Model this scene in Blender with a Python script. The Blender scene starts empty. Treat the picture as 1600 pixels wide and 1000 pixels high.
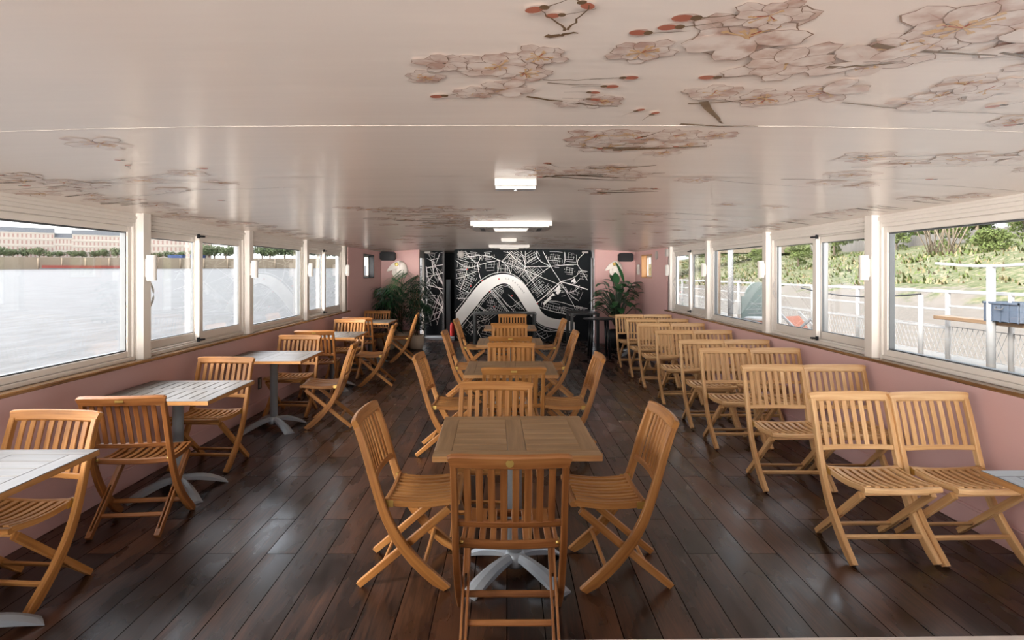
import bpy, bmesh, math, random
from mathutils import Vector, Matrix
random.seed(7)
PI = math.pi
S = bpy.context.scene
COL = S.collection

# ------------------------------------------------------------------ camera
CAMZ = 1.61
cd = bpy.data.cameras.new('camera'); cam = bpy.data.objects.new('camera', cd); COL.objects.link(cam)
cd.sensor_width = 36.0; cd.lens = 36.0 * 970 / 1600
cam.location = (0, 0, CAMZ); cam.rotation_euler = (PI / 2, 0, 0)
cd.shift_x = 8 / 1600; cd.shift_y = -74.5 / 1600
cd.clip_start = 0.05; cd.clip_end = 2000
S.camera = cam

# ------------------------------------------------------------------ sky, sun, exposure
SKY = 2.0
REAR_FILL = 30.0  # strength of the fill glow added behind the camera
SUN = 4.0
S.view_settings.view_transform = 'Standard'; S.view_settings.look = 'None'
S.view_settings.gamma = 1; S.view_settings.use_curve_mapping = False
S.view_settings.exposure = 0.70
S.cycles.use_denoising = True
S.cycles.max_bounces = 10; S.cycles.diffuse_bounces = 6; S.cycles.glossy_bounces = 5
S.cycles.transparent_max_bounces = 16; S.cycles.sample_clamp_indirect = 8.0
S.cycles.caustics_reflective = False; S.cycles.caustics_refractive = False
W = bpy.data.worlds.new('world'); S.world = W; W.use_nodes = True
wn = W.node_tree.nodes; wl = W.node_tree.links; wn.clear()
wo = wn.new('ShaderNodeOutputWorld'); wb = wn.new('ShaderNodeBackground'); tc = wn.new('ShaderNodeTexCoord')
sp = wn.new('ShaderNodeSeparateXYZ'); cr = wn.new('ShaderNodeValToRGB'); no = wn.new('ShaderNodeTexNoise')
mx = wn.new('ShaderNodeMix'); mx.data_type = 'RGBA'; mx.blend_type = 'MULTIPLY'; mx.inputs[0].default_value = 0.25
wl.new(tc.outputs['Generated'], sp.inputs[0]); wl.new(sp.outputs['Z'], cr.inputs[0]); wl.new(tc.outputs['Generated'], no.inputs['Vector'])
no.inputs['Scale'].default_value = 3.0
e = cr.color_ramp.elements
e[0].position = 0.0; e[0].color = (0.80, 0.80, 0.80, 1)
e[1].position = 0.8; e[1].color = (1.5, 1.65, 1.8, 1)
m_ = e.new(0.11); m_.color = (1.0, 1.0, 1.0, 1)
m_ = e.new(0.26); m_.color = (1.85, 1.95, 2.15, 1)
wl.new(cr.outputs[0], mx.inputs['A']); wl.new(no.outputs[0], mx.inputs['B'])
SUNV = Vector((-0.70, -0.52, 0.50)).normalized()
dt = wn.new('ShaderNodeVectorMath'); dt.operation = 'DOT_PRODUCT'; dt.inputs[1].default_value = SUNV; wl.new(tc.outputs['Generated'], dt.inputs[0])
c0 = wn.new('ShaderNodeMath'); c0.operation = 'MAXIMUM'; c0.inputs[1].default_value = 0; wl.new(dt.outputs['Value'], c0.inputs[0])
c1 = wn.new('ShaderNodeMath'); c1.operation = 'POWER'; c1.inputs[1].default_value = 2.5; wl.new(c0.outputs[0], c1.inputs[0])
glow = wn.new('ShaderNodeVectorMath'); glow.operation = 'MULTIPLY_ADD'; glow.inputs[1].default_value = (2.5, 2.3, 2.1)
wl.new(c1.outputs[0], glow.inputs[0]); wl.new(mx.outputs['Result'], glow.inputs[2])
# low glow added to the world astern to brighten ceiling and far end
def wmath(op, a, b=None, c=None):
    q = wn.new('ShaderNodeMath'); q.operation = op
    for i, v in enumerate((a, b, c)):
        if v is None: continue
        if isinstance(v, (int, float)): q.inputs[i].default_value = v
        else: wl.new(v, q.inputs[i])
    return q.outputs[0]
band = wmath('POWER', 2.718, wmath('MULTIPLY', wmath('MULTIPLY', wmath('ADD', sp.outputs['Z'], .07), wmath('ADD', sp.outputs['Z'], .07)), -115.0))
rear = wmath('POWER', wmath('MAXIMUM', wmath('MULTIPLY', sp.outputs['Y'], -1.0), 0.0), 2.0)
side = wn.new('ShaderNodeMapRange'); side.inputs[1].default_value = -.6; side.inputs[2].default_value = .6; side.inputs[3].default_value = 1.35; side.inputs[4].default_value = .6
wl.new(sp.outputs['X'], side.inputs[0])
sky_s = wn.new('ShaderNodeVectorMath'); sky_s.operation = 'SCALE'; wl.new(glow.outputs[0], sky_s.inputs[0]); wl.new(side.outputs[0], sky_s.inputs['Scale'])
rear_fill = wn.new('ShaderNodeVectorMath'); rear_fill.operation = 'SCALE'; rear_fill.inputs[0].default_value = (REAR_FILL, REAR_FILL * .93, REAR_FILL * .86); wl.new(wmath('MULTIPLY', band, rear), rear_fill.inputs['Scale'])
hsum = wn.new('ShaderNodeVectorMath'); hsum.operation = 'ADD'; wl.new(sky_s.outputs[0], hsum.inputs[0]); wl.new(rear_fill.outputs[0], hsum.inputs[1])
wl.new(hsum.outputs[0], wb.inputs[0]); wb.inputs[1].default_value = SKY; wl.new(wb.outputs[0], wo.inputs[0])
sd = bpy.data.lights.new('sun', 'SUN'); sd.energy = SUN; sd.angle = math.radians(12); sd.color = (1.0, 0.88, 0.74)
so = bpy.data.objects.new('sun', sd); COL.objects.link(so)
so.rotation_euler = (-SUNV).to_track_quat('-Z', 'Y').to_euler()

# ------------------------------------------------------------------ materials
def mat(name):
    m = bpy.data.materials.new(name); m.use_nodes = True
    n = m.node_tree.nodes; b = n['Principled BSDF']
    return m, n, m.node_tree.links, b
def plain(name, col, rough=0.5, metal=0.0, spec=0.5, bump=0.0, bscale=200):
    m, n, l, b = mat(name)
    b.inputs['Base Color'].default_value = (*col, 1); b.inputs['Roughness'].default_value = rough
    b.inputs['Metallic'].default_value = metal; b.inputs['Specular IOR Level'].default_value = spec
    t = n.new('ShaderNodeTexNoise'); t.inputs['Scale'].default_value = bscale if bump else 6.0
    if bump:
        bp = n.new('ShaderNodeBump'); bp.inputs['Strength'].default_value = bump; bp.inputs['Distance'].default_value = 0.002
        l.new(t.outputs[0], bp.inputs['Height']); l.new(bp.outputs[0], b.inputs['Normal'])
    else:
        g = n.new('ShaderNodeNewGeometry'); l.new(g.outputs['Position'], t.inputs['Vector'])
        r = n.new('ShaderNodeMapRange'); r.inputs[3].default_value = rough * 0.85; r.inputs[4].default_value = min(1, rough * 1.15)
        l.new(t.outputs[0], r.inputs[0]); l.new(r.outputs[0], b.inputs['Roughness'])
    return m
def wood(name, c_dark, c_mid, c_light, rough=0.42, rand=0.5, spec=0.4):
    """grain runs along U of the UV layer"""
    m, n, l, b = mat(name)
    uv = n.new('ShaderNodeUVMap'); mp = n.new('ShaderNodeMapping'); mp.inputs['Scale'].default_value = (3, 55, 1)
    t = n.new('ShaderNodeTexNoise'); t.inputs['Scale'].default_value = 1.0; t.inputs['Detail'].default_value = 6; t.inputs['Distortion'].default_value = 0.4
    mp2 = n.new('ShaderNodeMapping'); mp2.inputs['Scale'].default_value = (0.9, 5, 1)
    t2 = n.new('ShaderNodeTexNoise'); t2.inputs['Scale'].default_value = 1.5; t2.inputs['Detail'].default_value = 3
    l.new(uv.outputs[0], mp.inputs[0]); l.new(mp.outputs[0], t.inputs['Vector'])
    l.new(uv.outputs[0], mp2.inputs[0]); l.new(mp2.outputs[0], t2.inputs['Vector'])
    oi = n.new('ShaderNodeObjectInfo')
    a = n.new('ShaderNodeMath'); a.operation = 'MULTIPLY'; a.inputs[1].default_value = 0.45; l.new(t.outputs[0], a.inputs[0])
    a2 = n.new('ShaderNodeMath'); a2.operation = 'MULTIPLY_ADD'; a2.inputs[1].default_value = 0.55; l.new(t2.outputs[0], a2.inputs[0]); l.new(a.outputs[0], a2.inputs[2])
    a3 = n.new('ShaderNodeMath'); a3.operation = 'MULTIPLY_ADD'; a3.inputs[1].default_value = 0.16 * rand; l.new(oi.outputs['Random'], a3.inputs[0]); l.new(a2.outputs[0], a3.inputs[2])
    c = n.new('ShaderNodeValToRGB'); el = c.color_ramp.elements
    el[0].position = 0.34; el[0].color = (*c_dark, 1); el[1].position = 0.72; el[1].color = (*c_light, 1)
    q = el.new(0.52); q.color = (*c_mid, 1)
    l.new(a3.outputs[0], c.inputs[0]); l.new(c.outputs[0], b.inputs['Base Color'])
    b.inputs['Roughness'].default_value = rough; b.inputs['Specular IOR Level'].default_value = spec
    bp = n.new('ShaderNodeBump'); bp.inputs['Strength'].default_value = 0.12; bp.inputs['Distance'].default_value = 0.002
    l.new(t.outputs[0], bp.inputs['Height']); l.new(bp.outputs[0], b.inputs['Normal'])
    return m
M = {}
M['teak'] = wood('teak', (0.15, 0.055, 0.015), (0.33, 0.140, 0.037), (0.48, 0.24, 0.085), spec=0.3)
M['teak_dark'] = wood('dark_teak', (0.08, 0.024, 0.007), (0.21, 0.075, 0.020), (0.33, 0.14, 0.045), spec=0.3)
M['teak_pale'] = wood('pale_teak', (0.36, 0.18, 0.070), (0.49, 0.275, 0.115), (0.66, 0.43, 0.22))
M['table_wood'] = wood('weathered_table_wood', (0.13, 0.075, 0.032), (0.24, 0.14, 0.062), (0.36, 0.23, 0.12), rough=0.38)
M['table_grey'] = wood('greyed_table_wood', (0.062, 0.050, 0.040), (0.105, 0.090, 0.076), (0.155, 0.139, 0.124), rough=0.4, spec=0.3)
M['table_edge'] = wood('table_edge_wood', (0.22, 0.09, 0.03), (0.38, 0.18, 0.06), (0.50, 0.28, 0.12))
M['sill_wood'] = wood('sill_wood', (0.045, 0.02, 0.008), (0.13, 0.058, 0.02), (0.30, 0.155, 0.06), rough=0.22)
M['plank_wood'] = wood('outdoor_plank', (0.10, 0.055, 0.03), (0.13, 0.08, 0.045), (0.16, 0.11, 0.065))
M['strawgrass'] = plain('straw_grass', (0.1700, 0.1400, 0.0800), 0.8)
M['white'] = plain('white_paint', (0.72, 0.68, 0.64), 0.35)
M['lampwhite'] = plain('lamp_white', (0.36, 0.335, 0.315), 0.4)
M['pvc'] = plain('window_frame_white', (0.54, 0.495, 0.455), 0.3)
M['pink'] = plain('pink_wall_paint', (0.53, 0.335, 0.322), 0.6, spec=0.2, bump=0.15, bscale=300)
M['steel'] = plain('brushed_steel', (0.42, 0.44, 0.46), 0.35, metal=0.35)
M['alu'] = plain('cast_aluminium', (0.30, 0.33, 0.36), 0.4, metal=0.4)
M['brass'] = plain('brass', (0.50, 0.34, 0.10), 0.35, metal=0.9)
M['black'] = plain('black_plastic', (0.008, 0.008, 0.010), 0.5, spec=0.2)
M['blackgloss'] = plain('black_lacquer', (0.006, 0.007, 0.009), 0.3, spec=0.25)
M['darkgrey'] = plain('dark_grey', (0.05, 0.05, 0.055), 0.5)
M['gasket'] = plain('rubber_gasket', (0.05, 0.055, 0.06), 0.5)
M['mapblack'] = plain('mural_black', (0.005, 0.007, 0.009), 0.6, spec=0.12)
M['mapwhite'] = plain('mural_white', (0.86, 0.85, 0.84), 0.6, spec=0.2)
M['mapgrey'] = plain('mural_lettering', (0.16, 0.15, 0.15), 0.5)
M['red'] = plain('red', (0.5, 0.02, 0.015), 0.4)
M['pot'] = plain('pot_glaze', (0.52, 0.43, 0.32), 0.5, bump=0.2, bscale=60)
M['soil'] = plain('soil', (0.03, 0.02, 0.012), 0.9, bump=0.8, bscale=90)
M['leaf'] = plain('leaf_green', (0.020, 0.085, 0.028), 0.35)
M['leafdark'] = plain('dark_leaf', (0.010, 0.035, 0.016), 0.35)
M['leafpalm'] = plain('palm_leaf', (0.02, 0.10, 0.03), 0.4)
M['stem'] = plain('stem', (0.10, 0.06, 0.03), 0.7)
M['step'] = plain('step_grey', (0.30, 0.31, 0.33), 0.4)
M['cloth'] = plain('grey_curtain', (0.25, 0.27, 0.29), 0.8)
M['capwhite'] = plain('cap_white', (0.74, 0.69, 0.64), 0.6)
M['deck'] = plain('deck_white', (0.17, 0.163, 0.155), 0.7)
M['rail'] = plain('rail_white', (0.22, 0.22, 0.22), 0.5)
M['stone'] = plain('building_stone', (0.2376, 0.2179, 0.1942), 0.8)
M['stone2'] = plain('quay_stone', (0.1320, 0.1090, 0.0826), 0.9)
M['roof'] = plain('slate_roof', (0.0528, 0.0561, 0.0627), 0.7)
M['winbeige'] = plain('far_window', (1.35 * 0.1254, 0.1090, 0.0990), 0.4)
M['treefar'] = plain('far_tree', (0.0496, 0.0660, 0.0330), 0.8)
M['tree'] = plain('tree_leaf', (0.0362, 0.0562, 0.0146), 0.7)
M['tree2'] = plain('shrub_leaf', (0.0660, 0.0858, 0.0264), 0.7)
M['trunk'] = plain('trunk', (0.1320, 0.1056, 0.0792), 0.8)
M['fence'] = plain('grey_fence', (0.0990, 0.0924, 0.0858), 0.8)
M['blue'] = plain('crate_blue', (0.045, 0.06, 0.085), 0.5)
M['tarp'] = plain('blue_tarp', (0.0066, 0.0264, 0.0990), 0.5)
M['boardteal'] = plain('sign_teal', (0.1, 0.125, 0.118), 0.5)
M['orange'] = plain('orange', (0.24, 0.085, 0.05), 0.5)
M['sack'] = plain('white_sack', (0.2640, 0.2640, 0.2640), 0.8)
M['barge'] = plain('barge_red', (0.1452, 0.0330, 0.0264), 0.6)
M['frost'] = plain('frosted_pane', (0.0990, 0.0957, 0.0825), 0.3)
M['darkpanel'] = plain('dark_wood_panel', (0.035, 0.022, 0.014), 0.5)
M['counter'] = plain('counter_top', (0.50, 0.45, 0.41), 0.5)

def mk_glass():
    m, n, l, b = mat('window_glass'); n.remove(b)
    out = [q for q in n if q.type == 'OUTPUT_MATERIAL'][0]
    t = n.new('ShaderNodeBsdfTransparent'); g = n.new('ShaderNodeBsdfGlossy'); f = n.new('ShaderNodeFresnel'); x = n.new('ShaderNodeMixShader')
    t.inputs[0].default_value = (0.97, 0.98, 0.98, 1); g.inputs['Roughness'].default_value = 0.02; f.inputs[0].default_value = 1.45
    gm = n.new('ShaderNodeNewGeometry'); rr = n.new('ShaderNodeMapRange'); rr.inputs[3].default_value = 1.45; rr.inputs[4].default_value = 1 / 1.45
    l.new(gm.outputs['Backfacing'], rr.inputs[0]); l.new(rr.outputs[0], f.inputs[0])
    l.new(f.outputs[0], x.inputs[0]); l.new(t.outputs[0], x.inputs[1]); l.new(g.outputs[0], x.inputs[2]); l.new(x.outputs[0], out.inputs[0])
    return m
M['glass'] = mk_glass()

def mk_floor():
    m, n, l, b = mat('dark_oak_floor')
    g = n.new('ShaderNodeNewGeometry'); sx = n.new('ShaderNodeSeparateXYZ'); cx = n.new('ShaderNodeCombineXYZ')
    l.new(g.outputs['Position'], sx.inputs[0]); l.new(sx.outputs['Y'], cx.inputs['X']); l.new(sx.outputs['X'], cx.inputs['Y'])
    br = n.new('ShaderNodeTexBrick'); l.new(cx.outputs[0], br.inputs['Vector'])
    br.inputs['Scale'].default_value = 1.0; br.inputs['Brick Width'].default_value = 1.35; br.inputs['Row Height'].default_value = 0.172
    br.inputs['Mortar Size'].default_value = 0.003; br.inputs['Mortar Smooth'].default_value = 0.3; br.inputs['Bias'].default_value = 0.0
    br.inputs['Color1'].default_value = (0, 0, 0, 1); br.inputs['Color2'].default_value = (1, 1, 1, 1); br.inputs['Mortar'].default_value = (0.5, 0.5, 0.5, 1)
    br.offset = 0.37; br.offset_frequency = 2
    add = n.new('ShaderNodeVectorMath'); add.operation = 'MULTIPLY_ADD'
    l.new(br.outputs['Color'], add.inputs[0]); add.inputs[1].default_value = (13, 7, 0)
    l.new(cx.outputs[0], add.inputs[2])
    mp = n.new('ShaderNodeMapping'); mp.inputs['Scale'].default_value = (1.6, 26, 1); l.new(add.outputs[0], mp.inputs[0])
    t = n.new('ShaderNodeTexNoise'); t.inputs['Scale'].default_value = 1.6; t.inputs['Detail'].default_value = 6; t.inputs['Roughness'].default_value = 0.55; t.inputs['Distortion'].default_value = 1.6
    l.new(mp.outputs[0], t.inputs['Vector'])
    mp2 = n.new('ShaderNodeMapping'); mp2.inputs['Scale'].default_value = (1.3, 4, 1); l.new(add.outputs[0], mp2.inputs[0])
    t2 = n.new('ShaderNodeTexNoise'); t2.inputs['Scale'].default_value = 1.4; t2.inputs['Detail'].default_value = 3; l.new(mp2.outputs[0], t2.inputs['Vector'])
    s1 = n.new('ShaderNodeMath'); s1.operation = 'MULTIPLY_ADD'; s1.inputs[1].default_value = 0.48; l.new(t.outputs[0], s1.inputs[0])
    s2 = n.new('ShaderNodeMath'); s2.operation = 'MULTIPLY'; s2.inputs[1].default_value = 0.50; l.new(t2.outputs[0], s2.inputs[0]); l.new(s2.outputs[0], s1.inputs[2])
    s3 = n.new('ShaderNodeMath'); s3.operation = 'MULTIPLY_ADD'; s3.inputs[1].default_value = 0.22; l.new(br.outputs['Color'], s3.inputs[0]); l.new(s1.outputs[0], s3.inputs[2])
    c = n.new('ShaderNodeValToRGB'); el = c.color_ramp.elements
    el[0].position = 0.40; el[0].color = (0.0018, 0.0009, 0.0010, 1); el[1].position = 0.74; el[1].color = (0.070, 0.028, 0.014, 1)
    q = el.new(0.55); q.color = (0.010, 0.0042, 0.0034, 1)
    l.new(s3.outputs[0], c.inputs[0])
    k = n.new('ShaderNodeMix'); k.data_type = 'RGBA'; l.new(br.outputs['Fac'], k.inputs[0]); l.new(c.outputs[0], k.inputs['A']); k.inputs['B'].default_value = (0.004, 0.003, 0.003, 1)
    l.new(k.outputs['Result'], b.inputs['Base Color'])
    r = n.new('ShaderNodeMapRange'); r.inputs[1].default_value = .3; r.inputs[2].default_value = .7; r.inputs[3].default_value = 0.20; r.inputs[4].default_value = 0.38; l.new(t2.outputs[0], r.inputs[0]); l.new(r.outputs[0], b.inputs['Roughness'])
    sp_ = n.new('ShaderNodeMapRange'); sp_.inputs[3].default_value = 0.5; sp_.inputs[4].default_value = 0.0; l.new(br.outputs['Fac'], sp_.inputs[0]); l.new(sp_.outputs[0], b.inputs['Specular IOR Level'])
    h = n.new('ShaderNodeMath'); h.operation = 'MULTIPLY_ADD'; h.inputs[1].default_value = -1.5; l.new(br.outputs['Fac'], h.inputs[0]); l.new(t.outputs[0], h.inputs[2])
    bp = n.new('ShaderNodeBump'); bp.inputs['Strength'].default_value = 0.05; bp.inputs['Distance'].default_value = 0.002
    l.new(h.outputs[0], bp.inputs['Height']); l.new(bp.outputs[0], b.inputs['Normal'])
    return m
M['floor'] = mk_floor()
def mk_ceiling():
    m, n, l, b = mat('glossy_ceiling_panel')
    b.inputs['Base Color'].default_value = (0.82, 0.73, 0.665, 1)
    b.inputs['Specular IOR Level'].default_value = 0.55
    g = n.new('ShaderNodeNewGeometry'); mp = n.new('ShaderNodeMapping'); mp.inputs['Scale'].default_value = (0.4, 3, 1); l.new(g.outputs['Position'], mp.inputs[0])
    t = n.new('ShaderNodeTexNoise'); t.inputs['Scale'].default_value = 1.5; t.inputs['Detail'].default_value = 4; l.new(mp.outputs[0], t.inputs['Vector'])
    r = n.new('ShaderNodeMapRange'); r.inputs[3].default_value = 0.20; r.inputs[4].default_value = 0.30; l.new(t.outputs[0], r.inputs[0]); l.new(r.outputs[0], b.inputs['Roughness'])
    bp = n.new('ShaderNodeBump'); bp.inputs['Strength'].default_value = 0.25; bp.inputs['Distance'].default_value = 0.01
    l.new(t.outputs[0], bp.inputs['Height']); l.new(bp.outputs[0], b.inputs['Normal'])
    return m
M['ceiling'] = mk_ceiling()
def printm(name, col):
    m = plain(name, col, 0.26, spec=0.55)
    if 'petal' in name and 'line' not in name:
        n = m.node_tree.nodes; l = m.node_tree.links; g = n.new('ShaderNodeNewGeometry'); t = n.new('ShaderNodeTexNoise'); t.inputs['Scale'].default_value = 14; t.inputs['Detail'].default_value = 4
        l.new(g.outputs['Position'], t.inputs['Vector']); c = n.new('ShaderNodeValToRGB'); c.color_ramp.elements[0].position = .38; c.color_ramp.elements[1].position = .60
        c.color_ramp.elements[0].color = (col[0] * .90, col[1] * .84, col[2] * .82, 1); c.color_ramp.elements[1].color = (.78, .685, .625, 1)
        l.new(t.outputs[0], c.inputs[0]); l.new(c.outputs[0], n['Principled BSDF'].inputs['Base Color'])
    return m
PR = [printm('petal_pale', (0.66, 0.525, 0.46)), printm('petal_pink', (0.58, 0.42, 0.36)), printm('petal_line', (0.28, 0.19, 0.145)),
      printm('stamen', (0.68, 0.46, 0.26)), printm('bud_red', (0.44, 0.15, 0.10)), printm('branch', (0.17, 0.11, 0.065)), printm('petal_faint', (0.74, 0.64, 0.58))]
def mk_water():
    m, n, l, b = mat('river_water')
    b.inputs['Base Color'].default_value = (0.20, 0.175, 0.15, 1); b.inputs['Roughness'].default_value = 0.5; b.inputs['Specular IOR Level'].default_value = 0.05
    g = n.new('ShaderNodeNewGeometry'); mp = n.new('ShaderNodeMapping'); mp.inputs['Scale'].default_value = (0.9, 0.35, 1); l.new(g.outputs['Position'], mp.inputs[0])
    t = n.new('ShaderNodeTexNoise'); t.inputs['Scale'].default_value = 1.2; t.inputs['Detail'].default_value = 5; l.new(mp.outputs[0], t.inputs['Vector'])
    c = n.new('ShaderNodeValToRGB'); c.color_ramp.elements[0].position = 0.35; c.color_ramp.elements[1].position = 0.65
    c.color_ramp.elements[0].color = (0.046, 0.042, 0.039, 1); c.color_ramp.elements[1].color = (0.066, 0.063, 0.062, 1)
    l.new(t.outputs[0], c.inputs[0]); l.new(c.outputs[0], b.inputs['Base Color'])
    bp = n.new('ShaderNodeBump'); bp.inputs['Strength'].default_value = 0.6; bp.inputs['Distance'].default_value = 0.15
    l.new(t.outputs[0], bp.inputs['Height']); l.new(bp.outputs[0], b.inputs['Normal'])
    return m
M['water'] = mk_water()
def mk_bank():
    m, n, l, b = mat('river_bank_ground')
    g = n.new('ShaderNodeNewGeometry'); s = n.new('ShaderNodeSeparateXYZ'); l.new(g.outputs['Position'], s.inputs[0])
    t = n.new('ShaderNodeTexNoise'); t.inputs['Scale'].default_value = 0.45; t.inputs['Detail'].default_value = 8; l.new(g.outputs['Position'], t.inputs['Vector'])
    t2 = n.new('ShaderNodeTexNoise'); t2.inputs['Scale'].default_value = 3.0; t2.inputs['Detail'].default_value = 6; l.new(g.outputs['Position'], t2.inputs['Vector'])
    a = n.new('ShaderNodeMath'); a.operation = 'MULTIPLY_ADD'; a.inputs[1].default_value = 3.0; l.new(t.outputs[0], a.inputs[0]); l.new(s.outputs['Z'], a.inputs[2])
    r = n.new('ShaderNodeMapRange'); r.inputs[1].default_value = 1.9; r.inputs[2].default_value = 2.3; l.new(a.outputs[0], r.inputs[0])
    gc = n.new('ShaderNodeValToRGB'); gc.color_ramp.elements[0].position = 0.35; gc.color_ramp.elements[1].position = 0.66
    gc.color_ramp.elements[0].color = (0.042, 0.055, 0.026, 1); gc.color_ramp.elements[1].color = (0.15, 0.125, 0.09, 1); q = gc.color_ramp.elements.new(0.5); q.color = (0.078, 0.085, 0.042, 1)
    l.new(t2.outputs[0], gc.inputs[0])
    mc = n.new('ShaderNodeValToRGB'); mc.color_ramp.elements[0].color = (0.085, 0.073, 0.062, 1); mc.color_ramp.elements[1].color = (0.135, 0.12, 0.107, 1); l.new(t2.outputs[0], mc.inputs[0])
    k = n.new('ShaderNodeMix'); k.data_type = 'RGBA'; l.new(r.outputs[0], k.inputs[0]); l.new(mc.outputs[0], k.inputs['A']); l.new(gc.outputs[0], k.inputs['B'])
    l.new(k.outputs['Result'], b.inputs['Base Color']); b.inputs['Roughness'].default_value = 0.9; b.inputs['Specular IOR Level'].default_value = 0.05
    return m
M['bank'] = mk_bank()

# ------------------------------------------------------------------ mesh helpers
class MB:
    def __init__(s):
        s.bm = bmesh.new(); s.uv = s.bm.loops.layers.uv.new('UVMap'); s.r = random.Random(len(bpy.data.meshes) * 17 + 3)
    def face(s, vs, uvs=None, mi=0, smooth=False):
        try: f = s.bm.faces.new(vs)
        except ValueError: return None
        f.material_index = mi; f.smooth = smooth
        if uvs:
            for lp, q in zip(f.loops, uvs): lp[s.uv].uv = q
        return f
    def sweep(s, pts, w, t, side=(1, 0, 0), ch=0.003, mi=0, smooth=False, ws=None, ts=None):
        """rectangular bar along pts; w measured along `side`, t across it; chamfered edges"""
        pts = [Vector(p) for p in pts]; side = Vector(side).normalized(); n = len(pts); rings = []
        off = (s.r.random() * 9, s.r.random() * 9); L = 0; us = []
        for i, p in enumerate(pts):
            if i: L += (p - pts[i - 1]).length
            us.append(L)
            T = (pts[min(i + 1, n - 1)] - pts[max(i - 1, 0)]).normalized()
            sd = (side - T * side.dot(T)).normalized(); up = T.cross(sd).normalized()
            a = (ws[i] if ws else w) / 2; b = (ts[i] if ts else t) / 2; c = min(ch, a * .8, b * .8)
            cs = [(a - c, -b), (a, -b + c), (a, b - c), (a - c, b), (-a + c, b), (-a, b - c), (-a, -b + c), (-a + c, -b)] if c > 0 else [(a, -b), (a, b), (-a, b), (-a, -b)]
            rings.append([s.bm.verts.new(p + sd * x + up * y) for x, y in cs])
        k = len(rings[0]); per = [0]
        a = w / 2; b = t / 2
        pl = [0, .003, t, t + .003, t + w, t + w + .003, 2 * t + w, 2 * t + w + .003, 2 * t + 2 * w] if k == 8 else [0, t, t + w, 2 * t + w, 2 * t + 2 * w]
        for i in range(n - 1):
            for j in range(k):
                j2 = (j + 1) % k
                s.face([rings[i][j], rings[i + 1][j], rings[i + 1][j2], rings[i][j2]][::-1],
                       [(us[i] + off[0], pl[j + 1] + off[1]), (us[i + 1] + off[0], pl[j + 1] + off[1]), (us[i + 1] + off[0], pl[j] + off[1]), (us[i] + off[0], pl[j] + off[1])], mi, smooth)
        s.face(rings[0], [(off[0], off[1])] * k, mi); s.face(rings[-1][::-1], [(off[0], off[1])] * k, mi)
    def box(s, x0, x1, y0, y1, z0, z1, ch=0.0, mi=0, axis=None):
        d = (x1 - x0, y1 - y0, z1 - z0); c = ((x0 + x1) / 2, (y0 + y1) / 2, (z0 + z1) / 2)
        ax = axis if axis is not None else max(range(3), key=lambda i: d[i])
        p = list(c); q = list(c); p[ax] -= d[ax] / 2; q[ax] += d[ax] / 2
        sx = (ax + 1) % 3; side = [0, 0, 0]; side[sx] = 1
        s.sweep([p, q], d[sx], d[(ax + 2) % 3], side, ch, mi)
    def tube(s, pts, r, seg=12, mi=0, rs=None, smooth=True):
        pts = [Vector(p) for p in pts]; n = len(pts); rings = []; L = 0; us = []; ref = None
        for i, p in enumerate(pts):
            if i: L += (p - pts[i - 1]).length
            us.append(L)
            T = (pts[min(i + 1, n - 1)] - pts[max(i - 1, 0)]).normalized()
            if ref is None: ref = Vector((0, 0, 1)) if abs(T.z) < .9 else Vector((1, 0, 0))
            a = T.cross(ref).normalized(); b = T.cross(a).normalized(); rr = rs[i] if rs else r
            rings.append([s.bm.verts.new(p + (a * math.cos(2 * PI * k / seg) + b * math.sin(2 * PI * k / seg)) * rr) for k in range(seg)])
        for i in range(n - 1):
            for j in range(seg):
                j2 = (j + 1) % seg
                s.face([rings[i][j], rings[i][j2], rings[i + 1][j2], rings[i + 1][j]], [(us[i], j * .02), (us[i], j * .02 + .02), (us[i + 1], j * .02 + .02), (us[i + 1], j * .02)], mi, smooth)
        s.face(rings[0][::-1], None, mi); s.face(rings[-1], None, mi)
    def lathe(s, prof, seg=32, c=(0, 0, 0), mi=0, axis='z', smooth=True):
        rings = []
        for r, z in prof:
            ring = []
            for k in range(seg):
                a = 2 * PI * k / seg; u, v = r * math.cos(a), r * math.sin(a)
                p = (u, v, z) if axis == 'z' else ((z, u, v) if axis == 'x' else (u, z, v))
                ring.append(s.bm.verts.new((p[0] + c[0], p[1] + c[1], p[2] + c[2])))
            rings.append(ring)
        for i in range(len(rings) - 1):
            for j in range(seg):
                j2 = (j + 1) % seg
                s.face([rings[i][j], rings[i][j2], rings[i + 1][j2], rings[i + 1][j]], None, mi, smooth)
        s.face(rings[0][::-1], None, mi); s.face(rings[-1], None, mi)
    def poly(s, pts, mi=0, smooth=False):
        return s.face([s.bm.verts.new(p) for p in pts], None, mi, smooth)
    def prism(s, poly, vec, mi=0):
        vec = Vector(vec); a = [s.bm.verts.new(p) for p in poly]; b = [s.bm.verts.new(Vector(p) + vec) for p in poly]; n = len(poly)
        s.face(a[::-1], None, mi); s.face(b, None, mi)
        for i in range(n): s.face([a[i], a[(i + 1) % n], b[(i + 1) % n], b[i]], None, mi)
    def build(s, name, mats, parent=None, loc=None, norm=True):
        if norm: bmesh.ops.recalc_face_normals(s.bm, faces=s.bm.faces)
        me = bpy.data.meshes.new(name); s.bm.to_mesh(me); s.bm.free()
        for m in (mats if isinstance(mats, (list, tuple)) else [mats]): me.materials.append(M[m] if isinstance(m, str) else m)
        o = bpy.data.objects.new(name, me); COL.objects.link(o)
        if parent: o.parent = parent
        if loc: o.location = loc
        return o
def empty(name, loc, rz=0):
    o = bpy.data.objects.new(name, None); COL.objects.link(o); o.location = loc; o.rotation_euler = (0, 0, rz); o.empty_display_size = .1
    return o
def tag(o, label=None, cat=None, group=None, kind=None):
    if label: o['label'] = label
    if cat: o['category'] = cat
    if group: o['group'] = group
    if kind: o['kind'] = kind
    return o
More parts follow.
